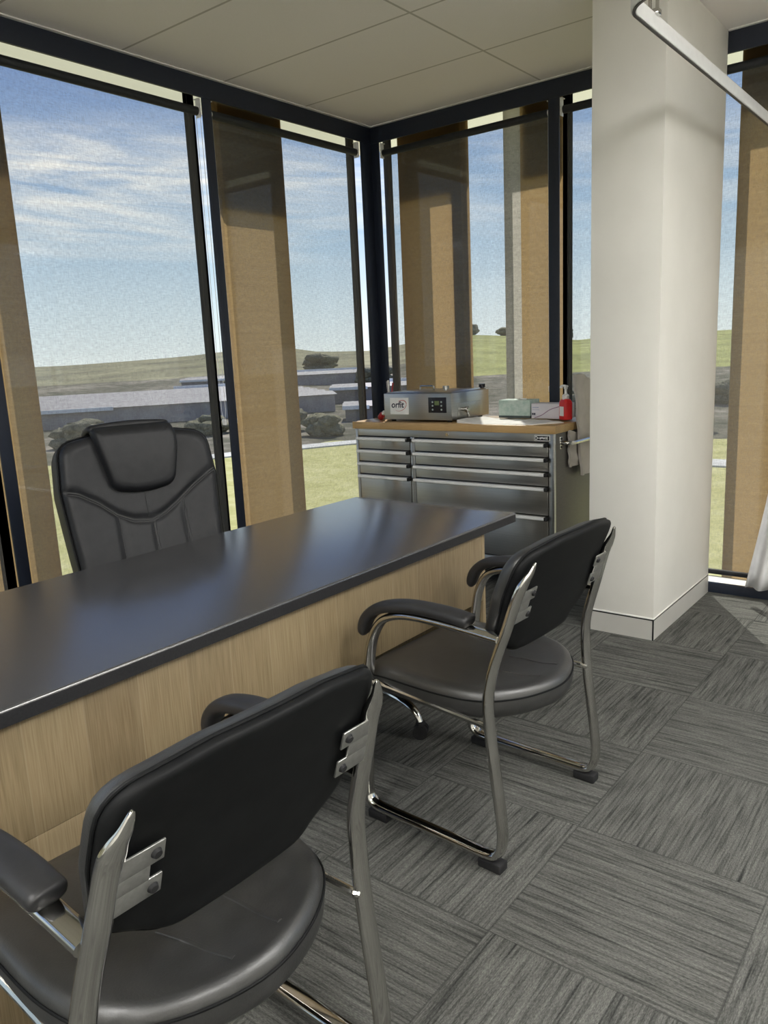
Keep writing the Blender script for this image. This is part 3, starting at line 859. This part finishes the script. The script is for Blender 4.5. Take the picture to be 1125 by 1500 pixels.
# grey cloth tucked behind the push handle
bm = bmesh.new()
def cloth(bm, x, y0, y1, z0, z1, th, seed, slant=0.0, n=16, m=22):
    G = []
    for side in (0, 1):
        g = []
        for j in range(m+1):
            row = []
            for i in range(n+1):
                u, v = i/n, j/m; z = z0+(z1-z0)*v
                y = y0+(y1-y0)*u+slant*(1-v)*(1-u)
                f = .006*math.sin(u*13+seed+v*3)+.004*math.sin(v*17+u*5+seed)
                pin = math.exp(-((z-.838)/.05)**2)
                zz = z+(.018*math.sin(u*4+seed) if j == m else 0)
                row.append(bm.verts.new((x+f*(1-.85*pin)+(th if side else 0), y, zz)))
            g.append(row)
        G.append(g)
    for g in G:
        for j in range(m):
            for i in range(n): bm.faces.new((g[j][i], g[j][i+1], g[j+1][i+1], g[j+1][i]))
    for j in range(m):
        for i in (0, n): bm.faces.new((G[0][j][i], G[0][j+1][i], G[1][j+1][i], G[1][j][i]))
    for i in range(n):
        for j in (0, m): bm.faces.new((G[0][j][i], G[0][j][i+1], G[1][j][i+1], G[1][j][i]))
ct = thing('hanging_cloth', 'grey folded cloth tucked behind chrome side handle of tool cabinet, beside pillar', 'cloth', (CX1+.03, -.3, .64))
cloth(bm, CX1+.029, -.375, -.13, .645, 1.165, .014, 1.0, .07)
bm.transform(Matrix.Translation(-Vector((CX1+.03, -.3, .64)))); obj('front_fold', bm, M['cloth'], ct, ang=70)
bm = bmesh.new(); cloth(bm, CX1+.010, -.40, -.17, .70, .885, .010, 2.4, 0)
bm.transform(Matrix.Translation(-Vector((CX1+.03, -.3, .64)))); obj('back_fold', bm, M['cloth'], ct, ang=70)

# ------------------------------------------------------------------ things on the cabinet
TZ = .934
def text_mesh(name, s, size, m, M4, parent, shear=0, ext=.0003):
    cu = bpy.data.curves.new(name, 'FONT'); cu.body = s; cu.size = size; cu.extrude = ext; cu.shear = shear; cu.offset = size*.018
    o = bpy.data.objects.new(name, cu); COL.objects.link(o)
    dg = bpy.context.evaluated_depsgraph_get(); dg.update()
    me = bpy.data.meshes.new_from_object(o.evaluated_get(dg))
    COL.objects.unlink(o); bpy.data.objects.remove(o)
    me.transform(M4); me.materials.clear(); me.materials.append(m)
    q = bpy.data.objects.new(name, me); COL.objects.link(q); q.parent = parent
    return q
BX0, BX1, BY0, BY1 = .405, .885, -.505, -.095
BO = Vector(((BX0+BX1)/2, (BY0+BY1)/2, TZ))
wb = thing('water_bath', 'stainless steel water bath with control panel and orfit sticker on cabinet top', 'water bath', BO)
def W_(*a, bev=0): return rel(B(*a, bev=bev), BO)
obj('tank', W_(BX0, BX1, BY0, BY1, TZ+.012, TZ+.165, bev=.004), M['steel'], wb)
for x in (BX0+.04, BX1-.04):
    for y in (BY0+.04, BY1-.04):
        bm = bmesh.new(); cyl(bm, Vector((x, y, TZ))-BO, Vector((x, y, TZ+.013))-BO, .014); obj('foot', bm, M['rubber'], wb)
lid = obj('lid', W_(BX0+.012, BX1-.008, BY0+.012, BY1-.012, TZ+.165, TZ+.171, bev=.003), M['steel'], wb)
bm = bmesh.new()
tube(bm, crom([Vector(p)-BO for p in ((.570, -.36, TZ+.166), (.571, -.36, TZ+.190), (.578, -.36, TZ+.199), (.62, -.36, TZ+.200), (.662, -.36, TZ+.199), (.669, -.36, TZ+.190), (.670, -.36, TZ+.166))], 5), .0048, n=10, up=(0, 1, 0))
obj('lid_handle', bm, M['chrome'], lid)
for x, y in ((.715, -.30), (.86, -.13)):
    bm = bmesh.new(); cyl(bm, Vector((x, y, TZ+.164))-BO, Vector((x, y, TZ+.176))-BO, .012); cyl(bm, Vector((x, y, TZ+.176))-BO, Vector((x, y, TZ+.196))-BO, .019)
    obj('knob', bm, M['panel_black'] if x > .8 else M['steel_bracket'], lid)
stk = obj('sticker', W_(.452, .587, BY0-.0014, BY0+.001, TZ+.044, TZ+.140), M['white_plastic'], wb)
Rf = Matrix.Rotation(PI/2, 4, 'X')
text_mesh('sticker_lettering', 'orfit', .052, M['ink'], Matrix.Translation(Vector((.461, BY0-.0018, TZ+.083))-BO) @ Rf, stk, .12)
bm = bmesh.new()
arc = []
for k in range(30):
    a = math.radians(105-k*250/29)
    arc.append((.528+.044*math.cos(a)*(1.0 if a > -1.2 else 1.0), TZ+.094+.030*math.sin(a)+.010*math.cos(a)))
tube(bm, [Vector((x, BY0-.0022, z))-BO for x, z in arc], .0026, .0004, n=6, up=(0, 0, 1), scales=[(1-.8*abs(i-9)/21, 1) for i in range(30)])
obj('sticker_swoosh', bm, M['ink_red'], stk)
pn = obj('control_panel', W_(.728, .850, BY0-.003, BY0+.001, TZ+.055, TZ+.142, bev=.001), M['panel_black'], wb)
obj('display', W_(.772, .803, BY0-.0042, BY0-.002, TZ+.098, TZ+.122), M['lcd'], pn)
for x in (.758, .818):
    for z in (.116, .095, .073):
        bm = bmesh.new(); cyl(bm, Vector((x, BY0-.0045, TZ+z))-BO, Vector((x, BY0-.0025, TZ+z))-BO, .0055, n=14); obj('button', bm, M['key'], pn)
obj('side_plate', W_(BX1-.001, BX1+.002, BY0+.06, BY1-.10, TZ+.02, TZ+.105, bev=.001), M['steel_bracket'], wb)
bm = bmesh.new(); lathe(bm, [(.010, 0), (.010, .02), (.016, .022), (.017, .04), (.010, .046)], Vector((BX1, BY0+.11, TZ+.068))-BO, 18, Matrix.Rotation(PI/2, 4, 'Y'))
tube(bm, crom([Vector(p)-BO for p in ((BX1+.03, BY0+.11, TZ+.065), (BX1+.035, BY0+.115, TZ+.04), (BX1+.032, BY0+.13, TZ+.025))], 4), .008, n=10)
obj('drain_tap', bm, M['chrome'], wb)
# paper sheet
PO = Vector((1.19, -.42, TZ))
po = rrect([(.905, -.50, .03), (1.06, -.548, .03), (1.40, -.540, .01), (1.515, -.395, .01), (1.40, -.33, .01), (1.02, -.27, .01), (.900, -.30, .03)], 4)
bm = bmesh.new()
def pf(p):
    x, y, h = p
    w = .004*(math.sin(x*23+y*31)+1)*.5+.004*(math.sin(x*61-y*17)+1)*.5+.012*math.exp(-((x-.93)/.05)**2)
    if h < .5: return Vector((x, y, TZ))-PO
    e = min(1, min(abs(y+.548)/.03, 1))
    return Vector((x, y, TZ+.002+w*e))-PO
pillow(bm, po, [(.995, 0), (1.0, 0), (1.0, 1), (.99, 1)], pf, 10)
o = obj('paper_towel', bm, M['paper'], None, ang=70); o.location = PO; tag(o, 'crumpled white paper towel sheet spread over right half of timber top', 'paper towel')
# tissue box, glove box
bx = thing('tissue_box', 'pale green tissue carton on paper towel behind cabinet front edge', 'tissue box', (1.157, -.225, TZ+.010), -.02)
obj('carton', B(-.100, .100, -.055, .055, .012, .100, bev=.002), M['tissue_box'], bx)
obj('base_band', B(-.1005, .1005, -.0555, .0555, 0, .013, bev=.001), M['carton_dark'], bx)
bm = bmesh.new(); box(bm, .01, .045, -.012, .012, .098, .106, bev=.003); obj('tissue', bm, M['paper'], bx)
gb = thing('glove_box', 'pale lilac disposable glove carton between tissue box and red bottle', 'glove box', (1.375, -.245, TZ+.010), -.02)
obj('carton', B(-.105, .105, -.05, .05, 0, .082, bev=.002), M['glove_box'], gb)
bm = bmesh.new(); tube(bm, crom([(-.085, -.0508, .004), (-.04, -.0508, .020), (.01, -.0508, .050), (.07, -.0508, .068)], 5), .0022, .0004, n=6, up=(0, 0, 1)); obj('printed_line', bm, M['ink_purple'], gb)
bm = bmesh.new(); box(bm, -.100, -.091, -.0508, -.0500, .020, .031); box(bm, -.089, -.080, -.0508, -.0500, .020, .031); obj('printed_symbol', bm, M['ink'], gb)
bm = bmesh.new(); box(bm, -.098, -.060, -.0506, -.0500, .058, .064); box(bm, -.098, -.055, -.0506, -.0500, .047, .050); obj('printed_strip', bm, M['ink_blue'], gb)
# sanitiser pump bottle
sb = thing('pump_bottle', 'red pump bottle with white pump at right end of cabinet top', 'pump bottle', (1.484, -.315, TZ+.010), -.6)
bm = bmesh.new(); so = rrect([(-.036, -.024, .015), (.036, -.024, .015), (.036, .024, .015), (-.036, .024, .015)], 5)
pillow(bm, so, [(.94, 0), (1, .004), (1, .05), (1, .086), (.95, .096), (.75, .105), (.5, .110)], lambda p: Vector(p), 4); obj('bottle', bm, M['red'], sb, ang=50)
bm = bmesh.new(); box(bm, -.02, .02, -.0255, -.0238, .02, .07); obj('label', bm, M['white_plastic'], sb)
bm = bmesh.new(); lathe(bm, [(.017, .106), (.018, .110), (.018, .128), (.012, .134), (.007, .138), (.007, .160), (.010, .163), (.011, .175), (.006, .177)]); obj('collar', bm, M['white_plastic'], sb)
bm = bmesh.new(); tube(bm, crom([(.012, 0, .175), (0, 0, .177), (-.025, 0, .178), (-.042, 0, .174), (-.046, 0, .166)], 4), .009, .006, n=10, up=(0, 1, 0)); obj('nozzle', bm, M['white_plastic'], sb)
# small red bottle and pens left of the bath
rb = thing('squeeze_bottle', 'small dark red bottle with white cap lying against left side of water bath', 'bottle', (.352, -.455, TZ), -.5)
M4 = Matrix.Translation((-.024, 0, .0215)) @ Matrix.Rotation(1.05, 4, 'Y')
bm = bmesh.new(); lathe(bm, [(.012, -.012), (.0195, -.008), (.0195, .028), (.014, .038), (.010, .042)], (0, 0, 0), 20, M4); obj('bottle', bm, M['dark_red'], rb)
bm = bmesh.new(); lathe(bm, [(.012, .042), (.012, .060), (.008, .064)], (0, 0, 0), 18, M4); obj('cap', bm, M['white_plastic'], rb)
pc = thing('pen_cup', 'dark cup holding pens behind left end of water bath', 'pen cup', (.225, -.215, TZ))
bm = bmesh.new(); lathe(bm, [(.024, 0), (.026, .002), (.026, .12), (.023, .12), (.022, .006)], n=20); obj('cup', bm, M['panel_black'], pc)
for i, (dx, dy, h, mm) in enumerate([(-.012, .006, .215, 'glass_pen'), (.006, -.010, .222, 'white_plastic'), (.010, .010, .205, 'dark_red')]):
    p = thing('pen', ['grey pen standing in dark cup, leaning left', 'white pen standing in dark cup, tallest', 'dark red pen standing in dark cup, shortest'][i], 'pen', (.225-dx*.3, -.215-dy*.3, TZ+.008), 0, 'pens in the cup')
    bm = bmesh.new(); tp = Vector((dx*2.2, dy*2.2, h)); cyl(bm, (0, 0, 0), tp*.8, .0045, n=10); obj('barrel', bm, M[mm], p)
    bm = bmesh.new(); cyl(bm, tp*.79, tp, .0052, n=10); obj('cap', bm, M[mm], p)

# ------------------------------------------------------------------ curtain track and curtain
TK = 2.292; tx = 2.372
tr = thing('curtain_track', 'white curved curtain track hanging from ceiling in front of pillar', 'curtain track', (tx, -1.2, TK))
TO = Vector((tx, -1.2, TK))
path = [Vector((tx+.10+1.2, -.02, TK)), Vector((tx+.20, -.02, TK))]
for k in range(1, 9):
    a = PI/2+k*PI/2/8; path.append(Vector((tx+.10+.10*math.cos(a), -.12+.10*math.sin(a), TK)))
path += [Vector((tx, -.3-.1*i, TK)) for i in range(14)]
ya = -1.74
for k in range(1, 13):
    a = PI+k*PI/2/12; path.append(Vector((tx+.12+.12*math.cos(a), ya+.12*math.sin(a), TK)))
path += [Vector((tx+.4, ya-.12, TK)), Vector((tx+1.8, ya-.12, TK))]
bm = bmesh.new(); tube(bm, [p-TO for p in path], .024, .0095, n=16, up=(0, 0, 1), power=6); rail = obj('rail', bm, M['white_plastic'], tr, ang=40)
bm = bmesh.new(); tube(bm, [p-TO+Vector((0, 0, -.0245)) for p in path], .0025, .0045, n=8, up=(0, 0, 1), power=6); obj('glide_slot', bm, M['charcoal_frame'], rail)
for x, y in ((tx, -1.60), (tx+1.0, ya-.12)):
    bm = bmesh.new(); cyl(bm, Vector((x-.011, y, TK+.02))-TO, Vector((x-.011, y, H))-TO, .0055, n=10); cyl(bm, Vector((x+.011, y, TK+.02))-TO, Vector((x+.011, y, H))-TO, .0055, n=10)
    box(bm, x-.02-TO.x, x+.02-TO.x, y-.014-TO.y, y+.014-TO.y, .018, .034, bev=.002)
    obj('ceiling_hanger', bm, M['chrome'], tr)
bm = bmesh.new()
nu, nv = 60, 26; G = []
for j in range(nv+1):
    v = j/nv; z = .085+(TK-.03-.085)*v; row = []
    for i in range(nu+1):
        u = i/nu
        xl = 2.50-.0*v; flare = -.135*max(0, 1-(z-.08)/.85)**1.2
        x = xl+flare*(1-u)**1.0+(.50)*u
        amp = .030*(.45+.55*(1-v))
        y = -.105+amp*math.sin(u*40)-.006*math.sin(u*17+3*v)
        y = min(y, -.02)
        row.append(bm.verts.new((x, y, z)))
    G.append(row)
for j in range(nv):
    for i in range(nu): bm.faces.new((G[j][i], G[j][i+1], G[j+1][i+1], G[j+1][i]))
cu = obj('curtain', bm, M['curtain'], None, ang=80); tag(cu, 'pale privacy curtain bunched at right edge by the window', 'curtain')
sol = cu.modifiers.new('thickness', 'SOLIDIFY'); sol.thickness = .0015

# ------------------------------------------------------------------ outdoors
def sstep(a, b, x):
    t_ = min(1, max(0, (x-a)/(b-a))); return t_*t_*(3-2*t_)
GZ = -6.0
def ridge(a):   # tan of ridge elevation by heading angle (0 = +y, positive to the left)
    T = [(-.6, .012), (0, .010), (.26, .006), (.35, .008), (.42, .004), (.50, .012), (.56, .016), (.62, .010), (.68, .002), (.74, .003), (.80, .013), (.90, .006), (1.04, .001), (1.3, .003), (1.8, .01)]
    return interp(T, a)
def ground(r, a):
    far = 520*ridge(a)+1.34
    h = GZ+(far-GZ)*sstep(60, 520, r)**1.15
    if r > 520: h = far-.02*(r-520)
    x, y = -math.sin(a)*r, math.cos(a)*r
    h += 1.2*noise.noise((x*.012, y*.012, 0))*sstep(70, 200, r)*(1-.6*sstep(300, 520, r))
    return h
bm = bmesh.new(); rr_ = [8, 20, 32, 40, 50, 60, 75, 95, 120, 150, 190, 240, 300, 360, 420, 470, 500, 520, 545, 600]
na = 120; G = []
for r in rr_:
    G.append([bm.verts.new((-math.sin(-.75+2.6*i/na)*r, math.cos(-.75+2.6*i/na)*r, ground(r, -.75+2.6*i/na))) for i in range(na+1)])
for A, C_ in zip(G[:-1], G[1:]):
    for i in range(na): bm.faces.new((A[i], A[i+1], C_[i+1], C_[i]))
def land_mat():
    m = mat('field_and_scrub', (.4, .4, .2), .95, 0, .05); t = NT(m)
    p = t.pos(); s = t.n('ShaderNodeSeparateXYZ'); t.l(p, s.inputs[0])
    r = t.math('SQRT', t.math('ADD', t.math('MULTIPLY', s.outputs['X'], s.outputs['X']), t.math('MULTIPLY', s.outputs['Y'], s.outputs['Y'])))
    n1 = t.noise(p, .35, 4); n2 = t.noise(p, .045, 4); n3 = t.noise(p, 1.6, 3)
    grass = t.ramp(t.math('ADD', t.math('MULTIPLY', n1, .5), t.math('MULTIPLY', n3, .5)), [(.35, (.40, .38, .15)), (.5, (.52, .49, .22)), (.68, (.62, .585, .31))])
    scrub = t.ramp(t.math('ADD', t.math('MULTIPLY', n1, .6), t.math('MULTIPLY', n2, .4)), [(.36, (.07, .075, .05)), (.5, (.17, .155, .12)), (.64, (.33, .29, .24))])
    hill = t.ramp(n2, [(.35, (.19, .175, .12)), (.55, (.29, .27, .17)), (.7, (.37, .345, .22))])
    green = t.ramp(n2, [(.3, (.22, .23, .09)), (.6, (.40, .40, .15)), (.75, (.46, .45, .19))])
    rn = t.math('ADD', r, t.math('MULTIPLY', t.math('SUBTRACT', n2, .5), 30))
    near = t.math('GREATER_THAN', 58, rn)
    head = t.math('DIVIDE', s.outputs['X'], s.outputs['Y'])            # -x/y grows to the left
    right = t.math('GREATER_THAN', t.math('ADD', head, t.math('MULTIPLY', t.math('SUBTRACT', n2, .5), .2)), -.66)
    farf = t.math('GREATER_THAN', rn, 240)
    c = t.mix(farf, scrub, hill)
    gfar = t.math('MULTIPLY', right, t.math('GREATER_THAN', rn, 170))
    c = t.mix(gfar, c, green)
    c = t.mix(near, c, grass)
    t.l(c, t.b.inputs['Base Color'])
    return m
land = obj('ground', bm, land_mat(), None, ang=180); tag(land, 'grass field, scrub and low hills outside', None, None, 'structure')
M['road'] = mat_noise('pale_road', (.62, .60, .56), (.70, .68, .64), .8, .9)
M['leaf'] = mat_noise('olive_leaves', (.15, .14, .09), (.29, .27, .18), 2.5, .9, 1.0, 3.5, .1, .3)
M['leaf2'] = mat_noise('dark_leaves', (.11, .105, .075), (.24, .225, .16), 2.5, .9, 1.0, 3.5, .1, .3)
M['bark'] = mat_noise('bark', (.10, .08, .06), (.16, .13, .10), 6, .9)
M['shed_wall'] = mat_noise('grey_shed_wall', (.30, .27, .27), (.38, .35, .34), .6, .8)
M['shed_wall2'] = mat_noise('brown_shed_wall', (.22, .19, .18), (.28, .25, .23), .6, .8)
M['shed_roof'] = mat_noise('pale_metal_roof', (.27, .25, .255), (.33, .31, .31), .6, .7)
M['gutter'] = mat_noise('white_gutter', (.8, .8, .8), (.86, .86, .86), 1, .6)
M['shed_door'] = mat_noise('dark_shed_opening', (.06, .06, .07), (.09, .09, .1), .8, .6)
def polar(r, a, dz=0): return Vector((-math.sin(a)*r, math.cos(a)*r, ground(r, a)+dz))
def ribbon(name, r0, r1, a0, a1, width, label):
    bm = bmesh.new(); V = []
    for i in range(49):
        u = i/48; a = a0+(a1-a0)*u; r = r0+(r1-r0)*u
        V.append((bm.verts.new(polar(r-width/2, a, .10)), bm.verts.new(polar(r+width/2, a, .10)), bm.verts.new(polar(r+width/2, a, -.4)), bm.verts.new(polar(r-width/2, a, -.4))))
    for A, C_ in zip(V[:-1], V[1:]):
        for k_ in range(4): bm.faces.new((A[k_], A[(k_+1) % 4], C_[(k_+1) % 4], C_[k_]))
    bm.faces.new(V[0]); bm.faces.new(V[-1][::-1])
    o = obj(name, bm, M['road'], None); tag(o, label, None, None, 'structure'); return o
ribbon('road', 62, 54, .62, 1.02, 2.6, 'pale road across the field outside the left windows')
ribbon('road', 44, 47, .12, .50, 2.6, 'pale road across the field outside the right window')
def shed(r, a, w, d, h, label, wall='shed_wall', rot=0):
    p = polar(r, a); zg = min(ground(r-d/2, a), ground(r+d/2, a))-.4
    p.z = zg; h += .4
    t = thing('warehouse', label, 'building', p, a+rot, 'low warehouses below the left windows')
    obj('walls', B(-w/2, w/2, -d/2, d/2, 0, h), M[wall], t, smooth=False)
    bm = bmesh.new(); n_ = max(2, int(d/5))
    for k_ in range(n_):      # shallow saw-tooth roof bays
        y0 = -d/2-.3+(d+.6)*k_/n_; y1 = -d/2-.3+(d+.6)*(k_+1)/n_; ym = (y0+y1)/2
        vs = [bm.verts.new(q) for q in ((-w/2-.3, y0, h), (w/2+.3, y0, h), (w/2+.3, ym, h+.35), (-w/2-.3, ym, h+.35), (w/2+.3, y1, h), (-w/2-.3, y1, h))]
        for f in ((0, 1, 2, 3), (3, 2, 4, 5), (1, 4, 2), (0, 3, 5), (0, 5, 4, 1)): bm.faces.new([vs[q] for q in f])
    obj('roof', bm, M['shed_roof'], t, smooth=False)
    obj('parapet', B(w*.08, w/2+.3, d/2+.3, d/2+.6, h-.3, h+.75), M['gutter'], t, smooth=False)
    obj('gutter', B(-w/2-.3, -w*.12, -d/2-.5, -d/2-.3, h-.3, h+.12), M['gutter'], t, smooth=False)
shed(118, .955, 44, 46, 2.2, 'largest low warehouse with mauve grey roof seen beyond office chair')
shed(178, .80, 40, 20, 2.0, 'farthest low grey warehouse outside wide left window near window post')
shed(116, .668, 14, 9, 2.2, 'small brown warehouse outside corner window beside tan fin', 'shed_wall2')
shed(84, .672, 7, 5, 1.6, 'smallest brown warehouse near road outside window next to corner post', 'shed_wall2')
def tree(r, a, h, w, label, m='leaf', seed=0):
    rnd = random.Random(seed); p = polar(r, a)
    t = thing('tree', label, 'tree', p-Vector((0, 0, .3)), rnd.random()*6, 'trees and bushes outside')
    bm = bmesh.new(); cyl(bm, (0, 0, 0), (0, 0, h*.5), w*.05, w*.03, 8); obj('trunk', bm, M['bark'], t)
    bm = bmesh.new()
    for k_ in range(22):
        b = bmesh.new(); bmesh.ops.create_icosphere(b, subdivisions=2, radius=1)
        s = rnd.uniform(.15, .27)
        o = Vector((rnd.uniform(-.32, .32)*w, rnd.uniform(-.32, .32)*w, h*rnd.uniform(.18, .80)))
        for v in b.verts:
            n_ = 1+.55*noise.noise(v.co*2.6+Vector((seed*3.1+k_, 0, 0)))
            v.co = o+Vector((v.co.x*s*w*n_, v.co.y*s*w*n_, v.co.z*s*h*.9*n_))
        merge(bm, b)
    obj('crown', bm, M[m], t, ang=180)
TR = [(68, .745, 2.4, 4.0, 'leaf'), (62, .655, 1.8, 2.6, 'leaf2'), (74, .80, 2.4, 4.5, 'leaf2'), (96, .60, 3.2, 5, 'leaf2'), (125, .60, 4.0, 6, 'leaf'), (160, .675, 4.5, 8, 'leaf2'),
      (157, .85, 3.5, 6, 'leaf2'), (76, .90, 2.2, 5, 'leaf'), (72, 1.05, 3, 6, 'leaf2'), (230, .74, 6, 12, 'leaf2'),
      (420, .435, 6, 9, 'leaf'), (430, .395, 8, 8, 'leaf2'), (470, .55, 6, 10, 'leaf'), (475, .505, 5.5, 11, 'leaf'), (70, .39, 3.2, 4.5, 'leaf2'), (84, .45, 3.4, 6, 'leaf2'), (55, .385, 2.4, 3.0, 'leaf'),
      (58, .55, 2.4, 4.0, 'leaf'), (62, .27, 2.6, 4.2, 'leaf2'), (36, .245, 1.6, 2.2, 'leaf'), (90, .22, 3, 7, 'leaf2'), (33, .30, 1.3, 1.9, 'leaf')]
names = ['olive bush outside window next to corner, just past the road', 'dark bush outside corner window, right of the olive bush', 'wide dark bush below warehouses outside corner window',
         'dark tree at right edge of corner window', 'tall olive tree seen past the corner post', 'large dark tree on rise outside corner window',
         'dark tree beyond large warehouse outside wide left window', 'low olive bush in front of large warehouse outside wide left window', 'dark bush at far left past the large warehouse', 'broad dark tree clump behind small warehouse',
         'dark ridge tree on skyline left of pillar', 'tallest ridge tree on skyline beside pillar', 'ridge tree on skyline above green hill, right of tan fin', 'broad ridge tree on skyline, above green hill',
         'dark tree below green field beside pillar', 'wide dark tree beside red bottle view', 'small olive bush beside pillar', 'olive bush on field behind water bath', 'dark bush right of pillar beyond road',
         'small olive shrub before road, right of pillar', 'wide dark bush below hill right of pillar', 'smallest olive shrub low in right window']
for i, (r, a, h, w, m) in enumerate(TR): tree(r, a, h, w, names[i], m, i)

# ------------------------------------------------------------------ sky and sun
w = bpy.data.worlds.new('sky'); SC.world = w; w.use_nodes = True
t = NT.__new__(NT); t.t = w.node_tree; t.b = None
bg = w.node_tree.nodes['Background']
d = t.coord('Generated'); s = t.n('ShaderNodeSeparateXYZ'); t.l(d, s.inputs[0])
z = s.outputs['Z']
sky = t.ramp(z, [(0.0, (.84, .90, .91)), (.06, (.68, .79, .87)), (.14, (.45, .61, .79)), (.34, (.19, .30, .60)), (.7, (.10, .18, .40))])
cb = t.n('ShaderNodeCombineXYZ')
zz = t.math('ADD', z, .03)
ang = t.math('ARCTAN2', s.outputs['X'], s.outputs['Y'])
t.l(t.math('MULTIPLY', ang, 2.6), cb.inputs[0]); t.l(t.math('ADD', t.math('MULTIPLY', z, 26), t.math('MULTIPLY', ang, 2.0)), cb.inputs[1])
n1 = t.noise(cb.outputs[0], 1.15, 8, .62); n1.node.inputs['Distortion'].default_value = .5
band = t.ramp(z, [(.10, (0, 0, 0)), (.15, (.75, .75, .75)), (.215, (1, 1, 1)), (.275, (0, 0, 0))])
az = t.ramp(t.math('MULTIPLY', s.outputs['X'], -1), [(.58, (.40, .40, .40)), (.72, (1, 1, 1))])
mask = t.math('MULTIPLY', t.math('MULTIPLY', band, az), 1.0)
cl = t.math('MULTIPLY', mask, t.ramp(t.math('ADD', n1, t.math('MULTIPLY', mask, .10)), [(.46, (0, 0, 0)), (.66, (1, 1, 1))]))
col = t.mix(cl, sky, (1.05, 1.02, .98))
grd = t.math('LESS_THAN', z, -.02)
col = t.mix(grd, col, (.32, .30, .20))
t.l(col, bg.inputs['Color']); bg.inputs['Strength'].default_value = .92

sun = bpy.data.lights.new('sun', 'SUN'); so_ = bpy.data.objects.new('sun', sun); COL.objects.link(so_)
sd = Vector((-.55*.67, .835*.67, .743))
so_.rotation_euler = sd.to_track_quat('Z', 'Y').to_euler(); sun.energy = 4.2; sun.angle = .012; sun.color = (1, .95, .86)

# ------------------------------------------------------------------ colour management and sampling helpers
SC.view_settings.view_transform = 'Standard'; SC.view_settings.look = 'None'
SC.view_settings.exposure = 0.5; SC.view_settings.gamma = 1.0; SC.view_settings.use_curve_mapping = False
SC.cycles.use_denoising = True
SC.cycles.max_bounces = 10; SC.cycles.diffuse_bounces = 5; SC.cycles.glossy_bounces = 5; SC.cycles.transparent_max_bounces = 24
SC.cycles.sample_clamp_indirect = 6
SC.cycles.caustics_reflective = False; SC.cycles.caustics_refractive = False
